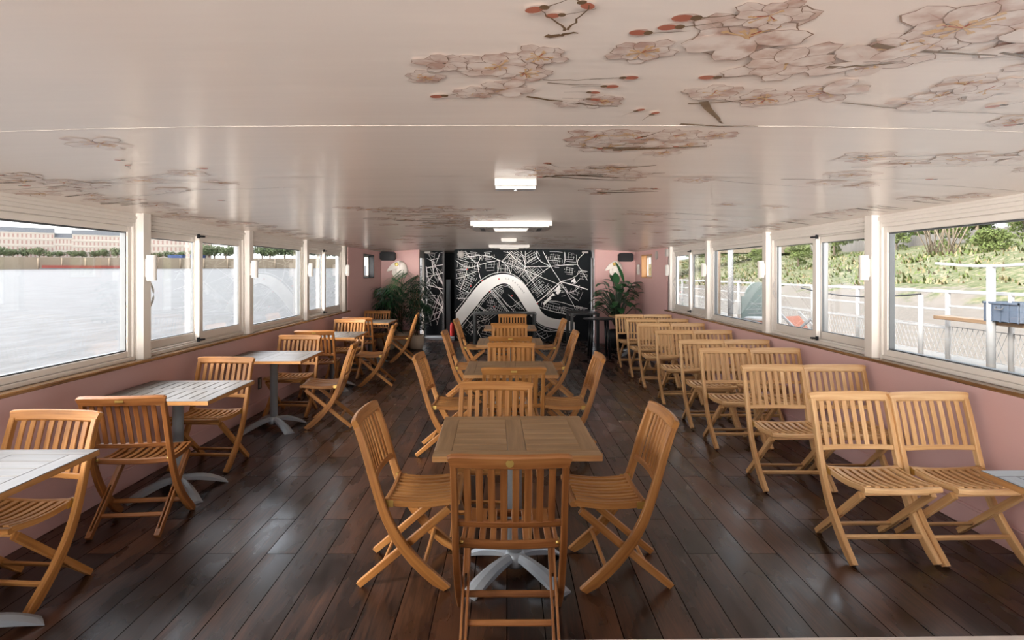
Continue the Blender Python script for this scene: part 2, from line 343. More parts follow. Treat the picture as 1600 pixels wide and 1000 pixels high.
def clampx(m, root, xmin=-9, xmax=9, ymax=99):
    for v in m.bm.verts:
        w = root.location
        v.co.x = min(max(v.co.x, xmin - w.x), xmax - w.x); v.co.y = min(v.co.y, ymax - w.y)
def struct(o, label=None, cat=None): return tag(o, label, cat, kind='structure')
def copy_tree(o, parent=None):
    c = o.copy(); COL.objects.link(c); c.parent = parent
    for ch in list(o.children): copy_tree(ch, c)
    return c
ONES = 'first second third fourth fifth sixth seventh eighth ninth tenth eleventh twelfth thirteenth fourteenth fifteenth sixteenth seventeenth eighteenth nineteenth twentieth'.split()
def ordn(i):
    if i < 20: return ONES[i]
    t = ['twenty', 'thirty', 'forty', 'fifty'][(i + 1) // 10 - 2]
    return t + '-' + ONES[(i + 1) % 10 - 1] if (i + 1) % 10 else ['', '', 'thirtieth', 'fortieth', 'fiftieth'][(i + 1) // 10 - 1]
def lerp(a, b, t): return a + (b - a) * t
def interp(tab, z):
    for (z0, v0), (z1, v1) in zip(tab, tab[1:]):
        if z <= z1: return lerp(v0, v1, (z - z0) / (z1 - z0))
    return tab[-1][1]

# ------------------------------------------------------------------ room shell
XL, XR = 2.85, 2.92           # half widths at the pink walls
YB, YE = -1.4, 14.1           # behind the camera / end walls
def wx(s, u):                 # u metres inward from side wall s
    return -XL + u if s < 0 else XR - u
def ceil_z(x): return 2.152 - 0.085 * (abs(x) / 2.9) ** 3
m = MB(); m.box(-3.05, 3.1, YB, 17.2, -0.08, 0.0, axis=1); struct(m.build('floor', 'floor'), 'dark brown wood plank floor of the boat saloon', 'floor')
# ceiling
m = MB(); xs = [-3.0 + 6.08 * i / 40 for i in range(41)]; ys = [YB, 2.29, 3.5, 5.62, 7.3, 9.1, 11.2, 14.1, 17.2]
for k, (y0, y1) in enumerate(zip(ys, ys[1:])):
    g = 0.003
    a0 = [m.bm.verts.new((x, y0 + g, ceil_z(x))) for x in xs]; a1 = [m.bm.verts.new((x, y1 - g, ceil_z(x))) for x in xs]
    for i in range(40):
        m.face([a0[i], a1[i], a1[i + 1], a0[i + 1]], smooth=True)
m.box(-3.1, 3.15, YB, 17.2, 2.20, 2.24, axis=1)
ceiling = struct(m.build('ceiling', 'ceiling'), 'glossy beige ceiling printed with cherry blossom branches', 'ceiling')
for y in (2.29,):
    m = MB(); m.sweep([(x, y, ceil_z(x) - .001) for x in xs], 0.004, 0.0006, (0, 1, 0), 0); struct(m.build('trim_seam', 'ceiling', None), 'thin raised white seam across the ceiling nearest the camera', 'ceiling trim')

# printed blossoms on the ceiling
P = MB(); R = random.Random(21)
layer = [0]
def cz(x): return ceil_z(x) - 0.0012 - layer[0]
def step_layer(): layer[0] = (layer[0] + 0.00004) % 0.0035
def strip(pts, ws, mi):
    step_layer(); n = len(pts); L = []; Rr = []
    for i, (x, y) in enumerate(pts):
        x0, y0 = pts[max(i - 1, 0)]; x1, y1 = pts[min(i + 1, n - 1)]; dx, dy = x1 - x0, y1 - y0; q = math.hypot(dx, dy) or 1
        w = (ws[i] if isinstance(ws, (list, tuple)) else ws) / 2
        L.append(P.bm.verts.new((x - dy / q * w, y + dx / q * w, cz(x)))); Rr.append(P.bm.verts.new((x + dy / q * w, y - dx / q * w, cz(x))))
    for i in range(n - 1): P.face([L[i], L[i + 1], Rr[i + 1], Rr[i]], None, mi)
def petal(cx, cy, a, r, w, mi, line):
    pts = []
    for k in range(13):
        t = k / 12; u = 2 * PI * t
        rr = r * (.52 - .48 * math.cos(u)); ww = w * math.sin(u) * (.6 + .4 * t if t < .5 else .6 + .4 * (1 - t))
        notch = 1 - .10 * math.exp(-((t - .5) / .05) ** 2)
        pts.append((cx + (rr * notch * math.cos(a) - ww * math.sin(a)), cy + (rr * notch * math.sin(a) + ww * math.cos(a))))
    step_layer(); P.poly([(x, y, cz(x)) for x, y in pts[:-1]], mi)
    if line: strip(pts[1:12], [.0006, line * .5, line * .9, line * .4, line * .3, line * .9, line * 1.1, line * .6, line * .4, line * .8, .0006], 2)
    strip([(cx + .3 * r * math.cos(a), cy + .3 * r * math.sin(a)), (cx + .75 * r * math.cos(a + .05), cy + .75 * r * math.sin(a + .05))], [.004 * r / .1, .001], 1)
def flower(cx, cy, r, faint=False):
    a0 = R.random() * 6.3; sq = R.uniform(.75, 1.0)
    for ring in range(1 if R.random() < .25 else 2):
        for k in range(5):
            a = a0 + k * 2 * PI / 5 + ring * .63 + R.uniform(-.14, .14)
            petal(cx, cy, a, r * (1 - .25 * ring) * R.uniform(.85, 1.1), r * .46 * sq, R.choice([6, 6, 0]) if faint else R.choice([0, 0, 6, 1]), 0 if faint and R.random() < .5 else .0026 * r / .1)
    step_layer()
    for k in range(16):
        a = R.random() * 6.3; q = r * R.uniform(.15, .45)
        strip([(cx, cy), (cx + q * math.cos(a), cy + q * math.sin(a))], .0035 * r / .1, 3 if R.random() < .75 else 4)
        x, y = cx + q * math.cos(a), cy + q * math.sin(a); d = .006 * r / .1
        step_layer(); P.poly([(x - d, y, cz(x)), (x, y - d, cz(x)), (x + d, y, cz(x)), (x, y + d, cz(x))], 3)
def bud(cx, cy, a, r):
    def loc(u, v): return (cx + u * math.cos(a) - v * math.sin(a), cy + u * math.sin(a) + v * math.cos(a))
    for mi, ln, wd, o in ((1, 1.0, .42, 0), (4, .8, .30, .1), (5, .42, .24, -.38)):
        pts = [loc(r * (o + ln * .5 * math.cos(t)), r * wd * math.sin(t)) for t in [2 * PI * k / 12 for k in range(12)]]
        step_layer(); P.poly([(x, y, cz(x)) for x, y in pts], mi)
    strip([loc(-.5 * r, 0), loc(-1.2 * r, .1 * r), loc(-2.2 * r, .35 * r)], [.08 * r, .05 * r, .04 * r], 5)
def branch(x0, y0, x1, y1, w):
    n = 9; pts = []
    for k in range(n):
        t = k / (n - 1); pts.append((lerp(x0, x1, t) + R.uniform(-.005, .005), lerp(y0, y1, t) + R.uniform(-.005, .005) + .05 * math.sin(PI * t) * min(1, abs(x1 - x0))))
    strip(pts, [w * (1 - .75 * k / (n - 1)) for k in range(n)], 5)
def clip_edge(x): return max(-2.8, min(2.86, x))
def cluster(x0, x1, y0, y1, nf, nb, r=.09, faint=False, br=1):
    for _ in range(br):
        yb_ = R.uniform(y0, y1); xb_ = x0 + (x1 - x0) * R.uniform(.05, .5); L_ = min(x1 - xb_, .7); branch(xb_, yb_, xb_ + L_, yb_ + R.uniform(-.35, .35) * L_, .03 if not faint else .01)
    for _ in range(nf): flower(clip_edge(R.uniform(x0, x1)), R.uniform(y0, y1), r * R.uniform(.7, 1.25), faint)
    for _ in range(nb): bud(clip_edge(R.uniform(x0, x1)), R.uniform(y0, y1), R.uniform(0, 6.3), r * R.uniform(.3, .5))
# nearest cluster left of centre, at px (630-990, 70-190)
for x, y, r in ((-.23, 1.72, .065), (-.16, 1.6, .085), (-.02, 1.62, .12), (.05, 1.68, .09), (.0, 1.82, .10), (-.1, 1.86, .07), (.08, 1.55, .09), (.30, 1.96, .09), (.19, 1.98, .05)):
    flower(x, y, r)
branch(.06, 1.9, .36, 2.02, .016); branch(.1, 1.74, .3, 1.72, .006); branch(.12, 1.77, .27, 1.78, .006)
for q in ((.34, 1.72, 0, .05), (.30, 1.80, .1, .05), (.26, 1.86, .2, .04), (-.21, 1.9, 2.8, .055), (.44, 2.06, -.9, .04), (.5, 2.1, -1.2, .045), (.27, 1.93, .3, .045)): bud(*q)
for q in ((.06, 1.27, 2.6, .05), (.16, 1.25, .9, .045), (.10, 1.30, 2.9, .04)): bud(*q)
branch(.13, 1.38, .07, 1.27, .007); branch(.13, 1.38, .17, 1.25, .007); branch(.09, 1.42, .16, 1.4, .02)
# top right
for q in ((.38, 1.32, 3.1, .06), (.36, 1.37, 3.0, .055), (.30, 1.40, 3.2, .05), (.56, 1.72, 3.1, .06)): bud(*q)
for x, y, r in ((.33, 1.52, .10), (.55, 1.42, .17), (.72, 1.60, .16), (.95, 1.50, .14), (1.0, 1.36, .18), (1.25, 1.42, .15), (.62, 1.86, .10), (.80, 1.92, .12), (.95, 1.85, .13), (.55, 1.30, .10)):
    flower(x, y, r, False)
cluster(.9, 2.0, 1.3, 2.2, 12, 2, .12, True, 2)
branch(.86, 1.46, 1.2, 1.52, .022); branch(.62, 1.95, .78, 2.24, .03); branch(.84, 1.62, 1.0, 1.58, .02); branch(1.2, 1.5, 1.7, 1.62, .012); branch(.63, 2.25, .92, 2.27, .02)
branch(.58, 1.98, .80, 1.90, .014)
# beyond the first seam
cluster(.32, .85, 2.42, 2.9, 13, 5, .12, False, 2); cluster(.12, .75, 3.05, 3.6, 14, 3, .12, False, 3); branch(.25, 3.45, .85, 3.35, .035); cluster(.5, 1.0, 3.85, 4.3, 4, 6, .10, False, 2)
cluster(1.0, 2.5, 2.4, 3.8, 9, 2, .13, True, 4)
cluster(-1.35, -.1, 5.1, 7.6, 44, 10, .16, False, 9); cluster(.1, 1.6, 9.3, 13.5, 36, 10, .16, False, 10); cluster(.9, 2.3, 4.6, 8.5, 10, 6, .13, True, 5)
cluster(-2.6, -1.3, 2.45, 4.6, 9, 5, .13, True, 5)
cluster(-2.82, -2.5, 3.0, 13.5, 60, 34, .11, False, 30); cluster(2.55, 2.88, 3.4, 13.5, 40, 26, .10, False, 24)
cluster(-1.8, -.9, 9.0, 13.5, 16, 8, .15, False, 8)
P.build('blossom_print', PR, ceiling, norm=False)

# side walls, sills, posts, windows
POSTS = {-1: [-.98, .98, 2.94, 4.90, 6.90, 8.87, 10.92], 1: [-.98, .98, 2.98, 5.0, 7.02, 9.07, 11.12]}
ORD = ['', '', '', 'nearest the camera', 'second from the camera', 'third from the camera', 'fourth from the camera, beside the dark panel']
SN = {-1: 'left', 1: 'right'}
WZ0, WZ1 = 0.93, 1.995
def sbox(m, s, u0, u1, y0, y1, z0, z1, ch=0.0, mi=0):
    a, b = wx(s, u0), wx(s, u1); m.box(min(a, b), max(a, b), y0, y1, z0, z1, ch, mi)
def ring(m, s, u0, u1, y0, y1, z0, z1, w, ch=.004, mi=0, wb=None):
    wb = wb or w
    sbox(m, s, u0, u1, y0, y0 + w, z0, z1, ch, mi); sbox(m, s, u0, u1, y1 - w, y1, z0, z1, ch, mi)
    sbox(m, s, u0, u1, y0 + w, y1 - w, z1 - w, z1, ch, mi); sbox(m, s, u0, u1, y0 + w, y1 - w, z0, z0 + wb, ch, mi)
wcount = 0
for s in (-1, 1):
    m = MB()
    yend = POSTS[s][-1] + .22
    sbox(m, s, -.16, 0, YB, yend, -.05, .905)                       # pink dado below the windows
    sbox(m, s, -.16, 0, yend, 12.35 if s < 0 else 12.5, -.05, 2.2)
    ya, yb = (12.35, 13.3) if s < 0 else (12.5, 13.45)
    sbox(m, s, -.16, 0, ya, yb, -.05, 1.50); sbox(m, s, -.16, 0, ya, yb, 1.97, 2.2); sbox(m, s, -.16, 0, yb, YE + .1, -.05, 2.2)
    struct(m.build('wall_' + SN[s], 'pink'), 'pink %s side wall below the row of windows' % SN[s], 'wall')
    m = MB(); sbox(m, s, 0, .012, YB, YE, 0, .13, .004); sbox(m, s, 0, .018, YB, YE, .13, .145, .004)
    struct(m.build('baseboard_' + SN[s], 'pink'), 'pink skirting board along the %s wall' % SN[s], 'skirting board')
    m = MB(); sbox(m, s, -.16, .045, YB, yend - .0, .905, .93, .006)
    struct(m.build('trim_sill_' + SN[s], 'sill_wood'), 'varnished wooden window sill along the %s wall' % SN[s], 'window sill')
    m = MB(); sbox(m, s, -.16, -.035, YB, POSTS[s][-1] + .05, 1.995, 2.2, .003); sbox(m, s, -.035, -.022, YB, POSTS[s][-1] + .05, 2.02, 2.045, .003)
    struct(m.build('trim_header_' + SN[s], 'pvc'), 'white header band above the %s windows' % SN[s], 'header')
    # window beside the speaker in the pink wall
    root = empty('window_%d' % (9 if s < 0 else 10), (0, 0, 0)); struct(root, 'small square window in the pink %s wall near the end' % SN[s], 'window')
    m = MB(); ring(m, s, -.15, .004, ya - .012, yb + .012, 1.488, 1.982, .02, .002); m.build('frame_box', 'table_edge' if s > 0 else 'black', root)
    m = MB(); ring(m, s, -.14, -.11, ya + .01, yb - .01, 1.51, 1.96, .035); sbox(m, s, -.14, -.11, lerp(ya, yb, .52), lerp(ya, yb, .57), 1.52, 1.95); m.build('window_frame', 'pvc', root)
    m = MB(); sbox(m, s, -.127, -.123, ya + .04, yb - .04, 1.54, 1.93); m.build('pane', 'glass', root)
    # dark upright panel after the last window
    m = MB(); sbox(m, s, -.15, -.02, POSTS[s][-1] + .05, yend - .003, .932, 2.13, .003)
    struct(m.build('trim_dark_panel_' + SN[s], 'darkpanel'), 'dark upright panel at the end of the %s windows' % SN[s], 'wall panel')
    for k, py in enumerate(POSTS[s]):
        m = MB(); pts = [(wx(s, -.14), py - .075), (wx(s, -.02), py - .075), (wx(s, .012), py - .05), (wx(s, .012), py + .05), (wx(s, -.02), py + .075), (wx(s, -.14), py + .075)]
        m.prism([(x, y, .931) for x, y in pts], (0, 0, 1.2))
        struct(m.build('trim_post_%s_%d' % (SN[s], k + 1), 'pvc'), 'white window post on the %s side, %s' % (SN[s], ORD[k] or 'beside the camera'), 'window post')
        if k < len(POSTS[s]) - 1:
            y0, y1 = py + .078, POSTS[s][k + 1] - .078; wcount += 1
            root = empty('window_%d' % (k + (1 if s < 0 else 11)), (0, 0, 0)); slide = k in (3, 5)
            struct(root, '%s white window in the %s wall, %s' % ('sliding' if slide else 'fixed', SN[s], ['behind the camera', 'beside the camera', 'nearest in view', 'second in view', 'third in view', 'farthest of the row'][k]), 'window')
            m = MB(); ring(m, s, -.13, -.035, y0, y1, WZ0, WZ1, .03, .004); ring(m, s, -.13 if slide else -.098, -.05, y0 + .03, y1 - .03, WZ0 + .03, WZ1 - .03, .015 if slide else .045, .004)
            m.build('window_frame', 'pvc', root)
            if not slide:
                g0, g1, h0, h1 = y0 + .075, y1 - .075, WZ0 + .075, WZ1 - .075
                m = MB(); ring(m, s, -.104, -.062, g0, g1, h0, h1, .009, 0); m.build('gasket', 'gasket', root)
                m = MB(); sbox(m, s, -.092, -.086, g0 + .003, g1 - .003, h0 + .003, h1 - .003); m.build('glass_pane', 'glass', root)
            else:
                g0, g1, h0, h1 = y0 + .045, y1 - .045, WZ0 + .045, WZ1 - .045; mid = lerp(g0, g1, .47)
                for a, b, u in ((g0, mid + .03, -.10), (mid - .03, g1, -.066)):
                    m = MB(); ring(m, s, u - .008, u + .016, a, b, h0, h1, .055, .004, 0, .07); sash = m.build('sash', 'pvc', root)
                    m = MB(); ring(m, s, u - .010, u + .010, a + .055, b - .055, h0 + .07, h1 - .055, .006, 0); m.build('gasket', 'gasket', sash)
                    m = MB(); sbox(m, s, u - .003, u + .003, a + .058, b - .058, h0 + .073, h1 - .058); m.build('glass_pane', 'glass', sash)
                m = MB(); sbox(m, s, -.06, -.03, mid - .035, mid + .035, h0 + .0, h1, .004); m.build('meeting_stile', 'pvc', root)
                for z in (h0 - .004, h1 - .012):
                    m = MB(); sbox(m, s, -.06, -.005, mid - .02, mid + .03, z, z + .016, .003); sbox(m, s, -.05, -.028, mid - .045, mid - .02, z - .01, z + .03, .003); m.build('latch', 'black', root)
                hy = (g1 - .03) if s > 0 else (g0 + .03)
                m = MB(); m.tube([(wx(s, -.06 + .035 * math.sin(PI * t / 8)), hy, 1.32 + .22 * t / 8) for t in range(9)], .008); m.build('handle', 'lampwhite', root)
        if k >= 3:
            h = .19 + .01 * (k == 3); zc = 1.645
            root = empty('wall_lamp', (wx(s, .012), py, zc)); tag(root, 'white half-round lamp on the %s window post %s' % (SN[s], ORD[k].replace(', beside the dark panel', '')), 'wall lamp', 'white lamps on the window posts')
            m = MB(); pts = [((-s) * (.012 + .06 * math.sin(a)), .035 * math.cos(a), -h / 2) for a in [PI * i / 10 for i in range(11)]]; m.prism(pts, (0, 0, h)); m.build('lamp_shade', 'lampwhite', root)
            m = MB(); a, b = sorted((0.0, -s * .012)); m.box(a, b, -.03, .03, -h / 2 + .03, h / 2 - .03, .002); m.build('back_plate', 'white', root)

# unseen wall behind the camera; wide glazed opening added to let frontal light in
m = MB(); m.box(-3.0, -2.3, YB - .1, YB, 0, 2.2); m.box(2.3, 3.05, YB - .1, YB, 0, 2.2); m.box(-2.3, 2.3, YB - .1, YB, 2.05, 2.2)
struct(m.build('wall_back', 'pink'), 'pink wall behind the camera around the added fill window', 'wall')
root = empty('window_30', (0, 0, 0)); struct(root, 'wide unseen window behind the camera, added to let fill light in', 'window')
m = MB()
for a in (-2.3, -.78, .74, 2.25): m.box(a, a + .05, YB - .08, YB - .02, .0, 2.05)
m.box(-2.3, 2.3, YB - .08, YB - .02, .0, .05); m.box(-2.3, 2.3, YB - .08, YB - .02, 2.0, 2.05); m.build('window_frame', 'pvc', root)
m = MB(); m.box(-2.29, 2.29, YB - .055, YB - .05, .04, 2.03); m.build('glass_pane', 'glass', root)

# end walls (pink wings), murals, doorway
for k_ in ('deck', 'rail', 'stone', 'stone2', 'roof', 'winbeige', 'treefar', 'tree', 'tree2', 'trunk', 'fence', 'barge', 'strawgrass', 'sack'): M[k_].node_tree.nodes['Principled BSDF'].inputs['Specular IOR Level'].default_value = 0.1
for s, x0, x1 in ((-1, -2.9, -1.99), (1, 2.0, 2.95)):
    m = MB(); m.box(x0, x1, YE, YE + .12, -.05, 2.2)
    struct(m.build('wall_end_' + SN[s], 'pink'), 'pink end wall on the %s with speaker and white ornament' % SN[s], 'wall')
    m = MB(); m.box(x0 + .05, x1 - .0, YE - .012, YE, 0, .13, .003); struct(m.build('baseboard_end_' + SN[s], 'pink'), 'pink skirting board of the %s end wall' % SN[s], 'skirting board')
MY = 14.55
def mp(px, py, Y=MY): return ((px - 792) * Y / 970, CAMZ - (py - 425.5) * Y / 970)
def crop(a, b): return (640 + a * .2, 370 + b * .2)
m = MB(); m.box(-1.20, 1.97, MY, MY + .12, 0, 2.2); mural = struct(m.build('wall_mural', 'mapblack'), 'black end wall covered by a white street map of a river bend', 'wall')
m = MB(); m.box(-2.0, -1.56, 15.3, 15.4, 0, 2.2); mural2 = struct(m.build('wall_mural_left', 'mapblack'), 'narrow black wall strip left of the doorway with white map lines', 'wall')
m = MB(); m.box(-2.2, -.9, 17.0, 17.1, 0, 2.2); m.box(-1.24, -1.20, MY + .12, 17.0, 0, 2.2); m.box(-2.06, -2.0, 15.4, 17, 0, 2.2); struct(m.build('wall_passage', 'mapblack'), 'dark passage seen through the doorway beside the map wall', 'wall')
m = MB(); m.box(-1.60, -1.54, 15.3, 15.42, 0, 2.15, .004); struct(m.build('door_1', 'darkgrey'), 'dark door jamb left of the map wall', 'door frame')
# outer side skins of the recess, with glazed slits
for s, xa in ((-1, -2.06), (1, 2.02)):
    root = empty('window_%d' % (20 + (s > 0)), (0, 0, 0)); struct(root, 'tall narrow white-framed glazed door in the %s corner of the map wall' % SN[s], 'window')
    yy0, yy1 = (14.25, 15.25) if s < 0 else (14.22, 14.95)
    m = MB()
    for a, b, c, d in ((yy0, yy0 + .1, 0, 2.1), (yy1 - .22, yy1, 0, 2.1), (yy0, yy1, 0, .12), (yy0, yy1, 1.95, 2.15)): m.box(xa, xa + .05, a, b, c, d, .004)
    m.build('door_frame', 'lampwhite', root)
    m = MB(); m.box(xa + .02, xa + .026, yy0 + .1, yy1 - .22, .12, 1.95); m.build('glass_pane', 'glass', root)
# mural drawing ---------------------------------------------------------------
U = MB(); RR = random.Random(5)
def mstrip(pts, w, mi=1, dy=0.002, Y=MY, close=None):
    n = len(pts); L = []; Q = []
    for i, (x, z) in enumerate(pts):
        x0, z0 = pts[max(i - 1, 0)]; x1, z1 = pts[min(i + 1, n - 1)]; dx, dz = x1 - x0, z1 - z0; q = math.hypot(dx, dz) or 1; h = w / 2
        L.append(U.bm.verts.new((x - dz / q * h, Y - dy, z + dx / q * h))); Q.append(U.bm.verts.new((x + dz / q * h, Y - dy, z - dx / q * h)))
    for i in range(n - 1): U.face([L[i], L[i + 1], Q[i + 1], Q[i]], None, mi)
def road(cpts, w=.011, dy=.0022): mstrip([mp(*crop(a, b)) for a, b in cpts], w, 0, dy)
outer = [(362, 600), (420, 528), (495, 425), (560, 352), (640, 305), (720, 288), (790, 296), (850, 325), (900, 375), (940, 433), (980, 495), (1008, 545), (1040, 600), (1090, 632), (1160, 645), (1250, 655), (1290, 668)]
inner = [(362, 735), (440, 640), (520, 545), (570, 475), (620, 425), (680, 378), (740, 360), (785, 378), (825, 425), (868, 495), (910, 565), (960, 625), (1010, 680), (1080, 708), (1160, 722), (1240, 732), (1290, 740)]
def smooth(p, it=2):
    for _ in range(it):
        q = [p[0]]
        for a, b in zip(p, p[1:]): q += [(a[0] * .75 + b[0] * .25, a[1] * .75 + b[1] * .25), (a[0] * .25 + b[0] * .75, a[1] * .25 + b[1] * .75)]
        q.append(p[-1]); p = q
    return p
so_, si_ = smooth(outer), smooth(inner)
def inriver(a, b):
    return False if not (340 < a < 1300) else (interp_pts(outer, a) - 16 < b < interp_pts(inner, a) + 16)
def interp_pts(p, a):
    for (x0, y0), (x1, y1) in zip(p, p[1:]):
        if x0 <= a <= x1: return lerp(y0, y1, (a - x0) / (x1 - x0))
    return p[-1][1]
# river body
vo = [U.bm.verts.new((mp(*crop(*p))[0], MY - .003, mp(*crop(*p))[1])) for p in so_]; vi = [U.bm.verts.new((mp(*crop(*p))[0], MY - .003, mp(*crop(*p))[1])) for p in si_]
for i in range(len(vo) - 1): U.face([vo[i], vo[i + 1], vi[i + 1], vi[i]], None, 0)
road([(a - 8, b - 14) for a, b in so_[:48]], .010); road([(a + 6, b + 13) for a, b in si_], .010); road([(a + 12, b + 25) for a, b in si_[8:40]], .006)
for r in ([(360, 185), (450, 250), (590, 205), (700, 182)], [(450, 250), (430, 330), (395, 420)], [(530, 205), (545, 300), (562, 345)], [(435, 110), (462, 155), (530, 215), (560, 150)], [(462, 155), (600, 140), (720, 192), (900, 258), (1040, 320), (1180, 378)],
          [(720, 192), (800, 112)], [(900, 235), (1100, 232), (1230, 218), (1310, 215)], [(1040, 110), (1100, 232), (1180, 350), (1240, 460), (1290, 548)], [(1100, 232), (960, 330), (905, 385)], [(1100, 232), (1000, 180), (990, 110)],
          [(1310, 215), (1340, 262), (1390, 272)], [(1310, 215), (1315, 175), (1362, 130)], [(1340, 262), (1290, 320), (1180, 350)], [(1340, 262), (1390, 340)], [(870, 110), (905, 210), (900, 260), (855, 310)], [(905, 210), (1000, 150)],
          [(362, 260), (450, 250)], [(362, 325), (430, 310), (520, 270)], [(362, 380), (470, 440)], [(700, 182), (700, 235), (685, 285)], [(720, 192), (775, 240), (790, 290)], [(1210, 120), (1215, 180), (1205, 215)],
          [(1010, 548), (1100, 578), (1200, 600), (1290, 625)], [(1050, 500), (1170, 505), (1290, 545), (1390, 560)], [(770, 450), (900, 575)], [(650, 400), (720, 480), (830, 600)], [(720, 480), (780, 560), (870, 500)],
          [(470, 430), (580, 500)], [(440, 640), (520, 720), (560, 790)], [(470, 700), (540, 660), (620, 640)], [(480, 760), (540, 700), (640, 690)], [(1000, 700), (1060, 740), (1160, 735)], [(960, 690), (1000, 760), (1060, 800)],
          [(380, 760), (420, 700)], [(1180, 378), (1240, 440)], [(1215, 390), (1240, 440), (1290, 480), (1320, 500)], [(1240, 440), (1300, 420), (1330, 380)], [(900, 258), (980, 380), (1040, 450)], [(900, 258), (905, 110)], [(1180, 350), (1280, 380), (1330, 330)], [(900, 235), (820, 170), (760, 112)]):
    road(smooth(r, 1), .010)
road([(1180, 350), (1060, 460), (925, 572)], .020); road([(1190, 362), (1072, 470)], .010); road([(1180, 350), (1290, 380), (1392, 412)], .022)
for d in (0, 14): road([(366 + d, 480 + d * .3), (450 + d, 478), (585 + d, 580)], .012); road([(560 + d, 342), (640 + d, 435), (775 + d, 600)], .012)
road([(930, 560), (1000, 505)], .014)
for q in ([(1165, 378), (1182, 392), (1172, 410), (1185, 420), (1160, 452), (1140, 440), (1150, 425), (1128, 428)], [(1040, 520), (1120, 440), (1140, 455), (1100, 470), (1110, 480), (1050, 535)], [(1262, 345), (1290, 322), (1300, 355), (1285, 362), (1278, 352), (1265, 356)], [(480, 740), (500, 725), (512, 740), (495, 755)]):
    U.poly([(mp(*crop(*p))[0], MY - .0026, mp(*crop(*p))[1]) for p in q], 0)
def grid(cx, cy, w, h, ang, n1, n2, lw=.0045):
    ca, sa = math.cos(ang), math.sin(ang)
    def T(u, v): return (cx + u * ca - v * sa, cy + u * sa + v * ca)
    def seg(u0, v0, u1, v1):
        N = 12; cur = []
        for k in range(N + 1):
            a, b = T(lerp(u0, u1, k / N), lerp(v0, v1, k / N))
            ok = 362 < a < 1388 and 108 < b < 800 and not inriver(a, b)
            if ok: cur.append((a, b))
            if (not ok or k == N) and len(cur) > 1: road(cur, lw, .0016)
            if not ok: cur = []
    for i in range(n1):
        v = -h / 2 + h * i / max(1, n1 - 1) + RR.uniform(-2, 2); a = RR.uniform(-.5, -.2) * w; b = RR.uniform(.2, .5) * w; seg(a, v, b, v + RR.uniform(-4, 4))
    for i in range(n2):
        u = -w / 2 + w * i / max(1, n2 - 1) + RR.uniform(-3, 3); a = RR.uniform(-.5, 0) * h; b = RR.uniform(0, .5) * h; seg(u, a, u + RR.uniform(-4, 4), b)
for g_ in ((420, 150, 100, 70, .3, 6, 7), (500, 160, 90, 80, .1, 6, 7), (610, 150, 100, 60, -.1, 5, 7), (420, 220, 90, 60, .2, 5, 6), (640, 230, 90, 70, 0, 4, 5), (410, 300, 80, 70, -.2, 5, 6), (480, 320, 80, 90, .5, 6, 7), (430, 390, 110, 80, .5, 6, 7),
           (740, 250, 110, 60, 0, 3, 9), (830, 160, 120, 90, .6, 7, 8), (850, 240, 100, 80, .9, 7, 8), (960, 160, 110, 90, -.5, 6, 7), (930, 300, 110, 90, .8, 8, 8), (990, 280, 90, 80, -.7, 6, 6), (1000, 400, 130, 110, -.7, 9, 8), (1120, 160, 100, 90, 0, 5, 8),
           (1160, 180, 60, 120, .1, 6, 5), (1260, 160, 90, 70, .05, 5, 5), (1250, 260, 80, 70, .1, 5, 5), (1350, 300, 70, 60, .2, 4, 5), (1080, 410, 70, 60, -.7, 5, 5), (1120, 550, 180, 60, .25, 4, 11), (1240, 580, 150, 50, .25, 4, 12), (1330, 560, 80, 30, .2, 3, 7),
           (640, 520, 70, 130, .2, 7, 6), (690, 430, 100, 70, -.8, 6, 7), (620, 600, 110, 80, -.6, 6, 7), (700, 560, 80, 80, .5, 5, 6), (850, 540, 70, 90, .8, 4, 4), (470, 540, 120, 60, .6, 5, 7), (410, 460, 80, 60, -.4, 5, 5), (560, 640, 140, 90, .5, 5, 6), (490, 700, 110, 120, -.9, 5, 6), (400, 770, 80, 60, .8, 5, 5),
           (600, 740, 120, 90, .2, 5, 5), (1040, 760, 130, 70, -.4, 4, 5), (1300, 440, 90, 80, .4, 4, 4), (1200, 430, 60, 60, -.2, 3, 3), (520, 240, 60, 60, .1, 4, 4), (790, 200, 70, 60, .2, 4, 5)):
    grid(*g_)
ang0 = [(800, 130, k) for k in range(14)]
for cx_, cy_, k in ang0:
    a = k * 2 * PI / 14 + .2; L_ = RR.uniform(50, 95)
    if cy_ + math.sin(a) * L_ > 108: road([(cx_ + 12 * math.cos(a), max(109, cy_ + 12 * math.sin(a))), (cx_ + L_ * math.cos(a), cy_ + L_ * math.sin(a))], .0045, .0016)
for a, b in ((450, 255), (566, 342), (628, 428), (998, 522), (800, 460), (698, 330), (478, 385), (660, 545)):
    c = mp(*crop(a, b)); U.poly([(c[0] + .018 * math.cos(t), MY - .0045, c[1] + .018 * math.sin(t)) for t in [2 * PI * i / 10 for i in range(10)]], 2)
U.build('street_map_print', ['mapwhite', 'mapwhite', 'red'], mural, norm=False)
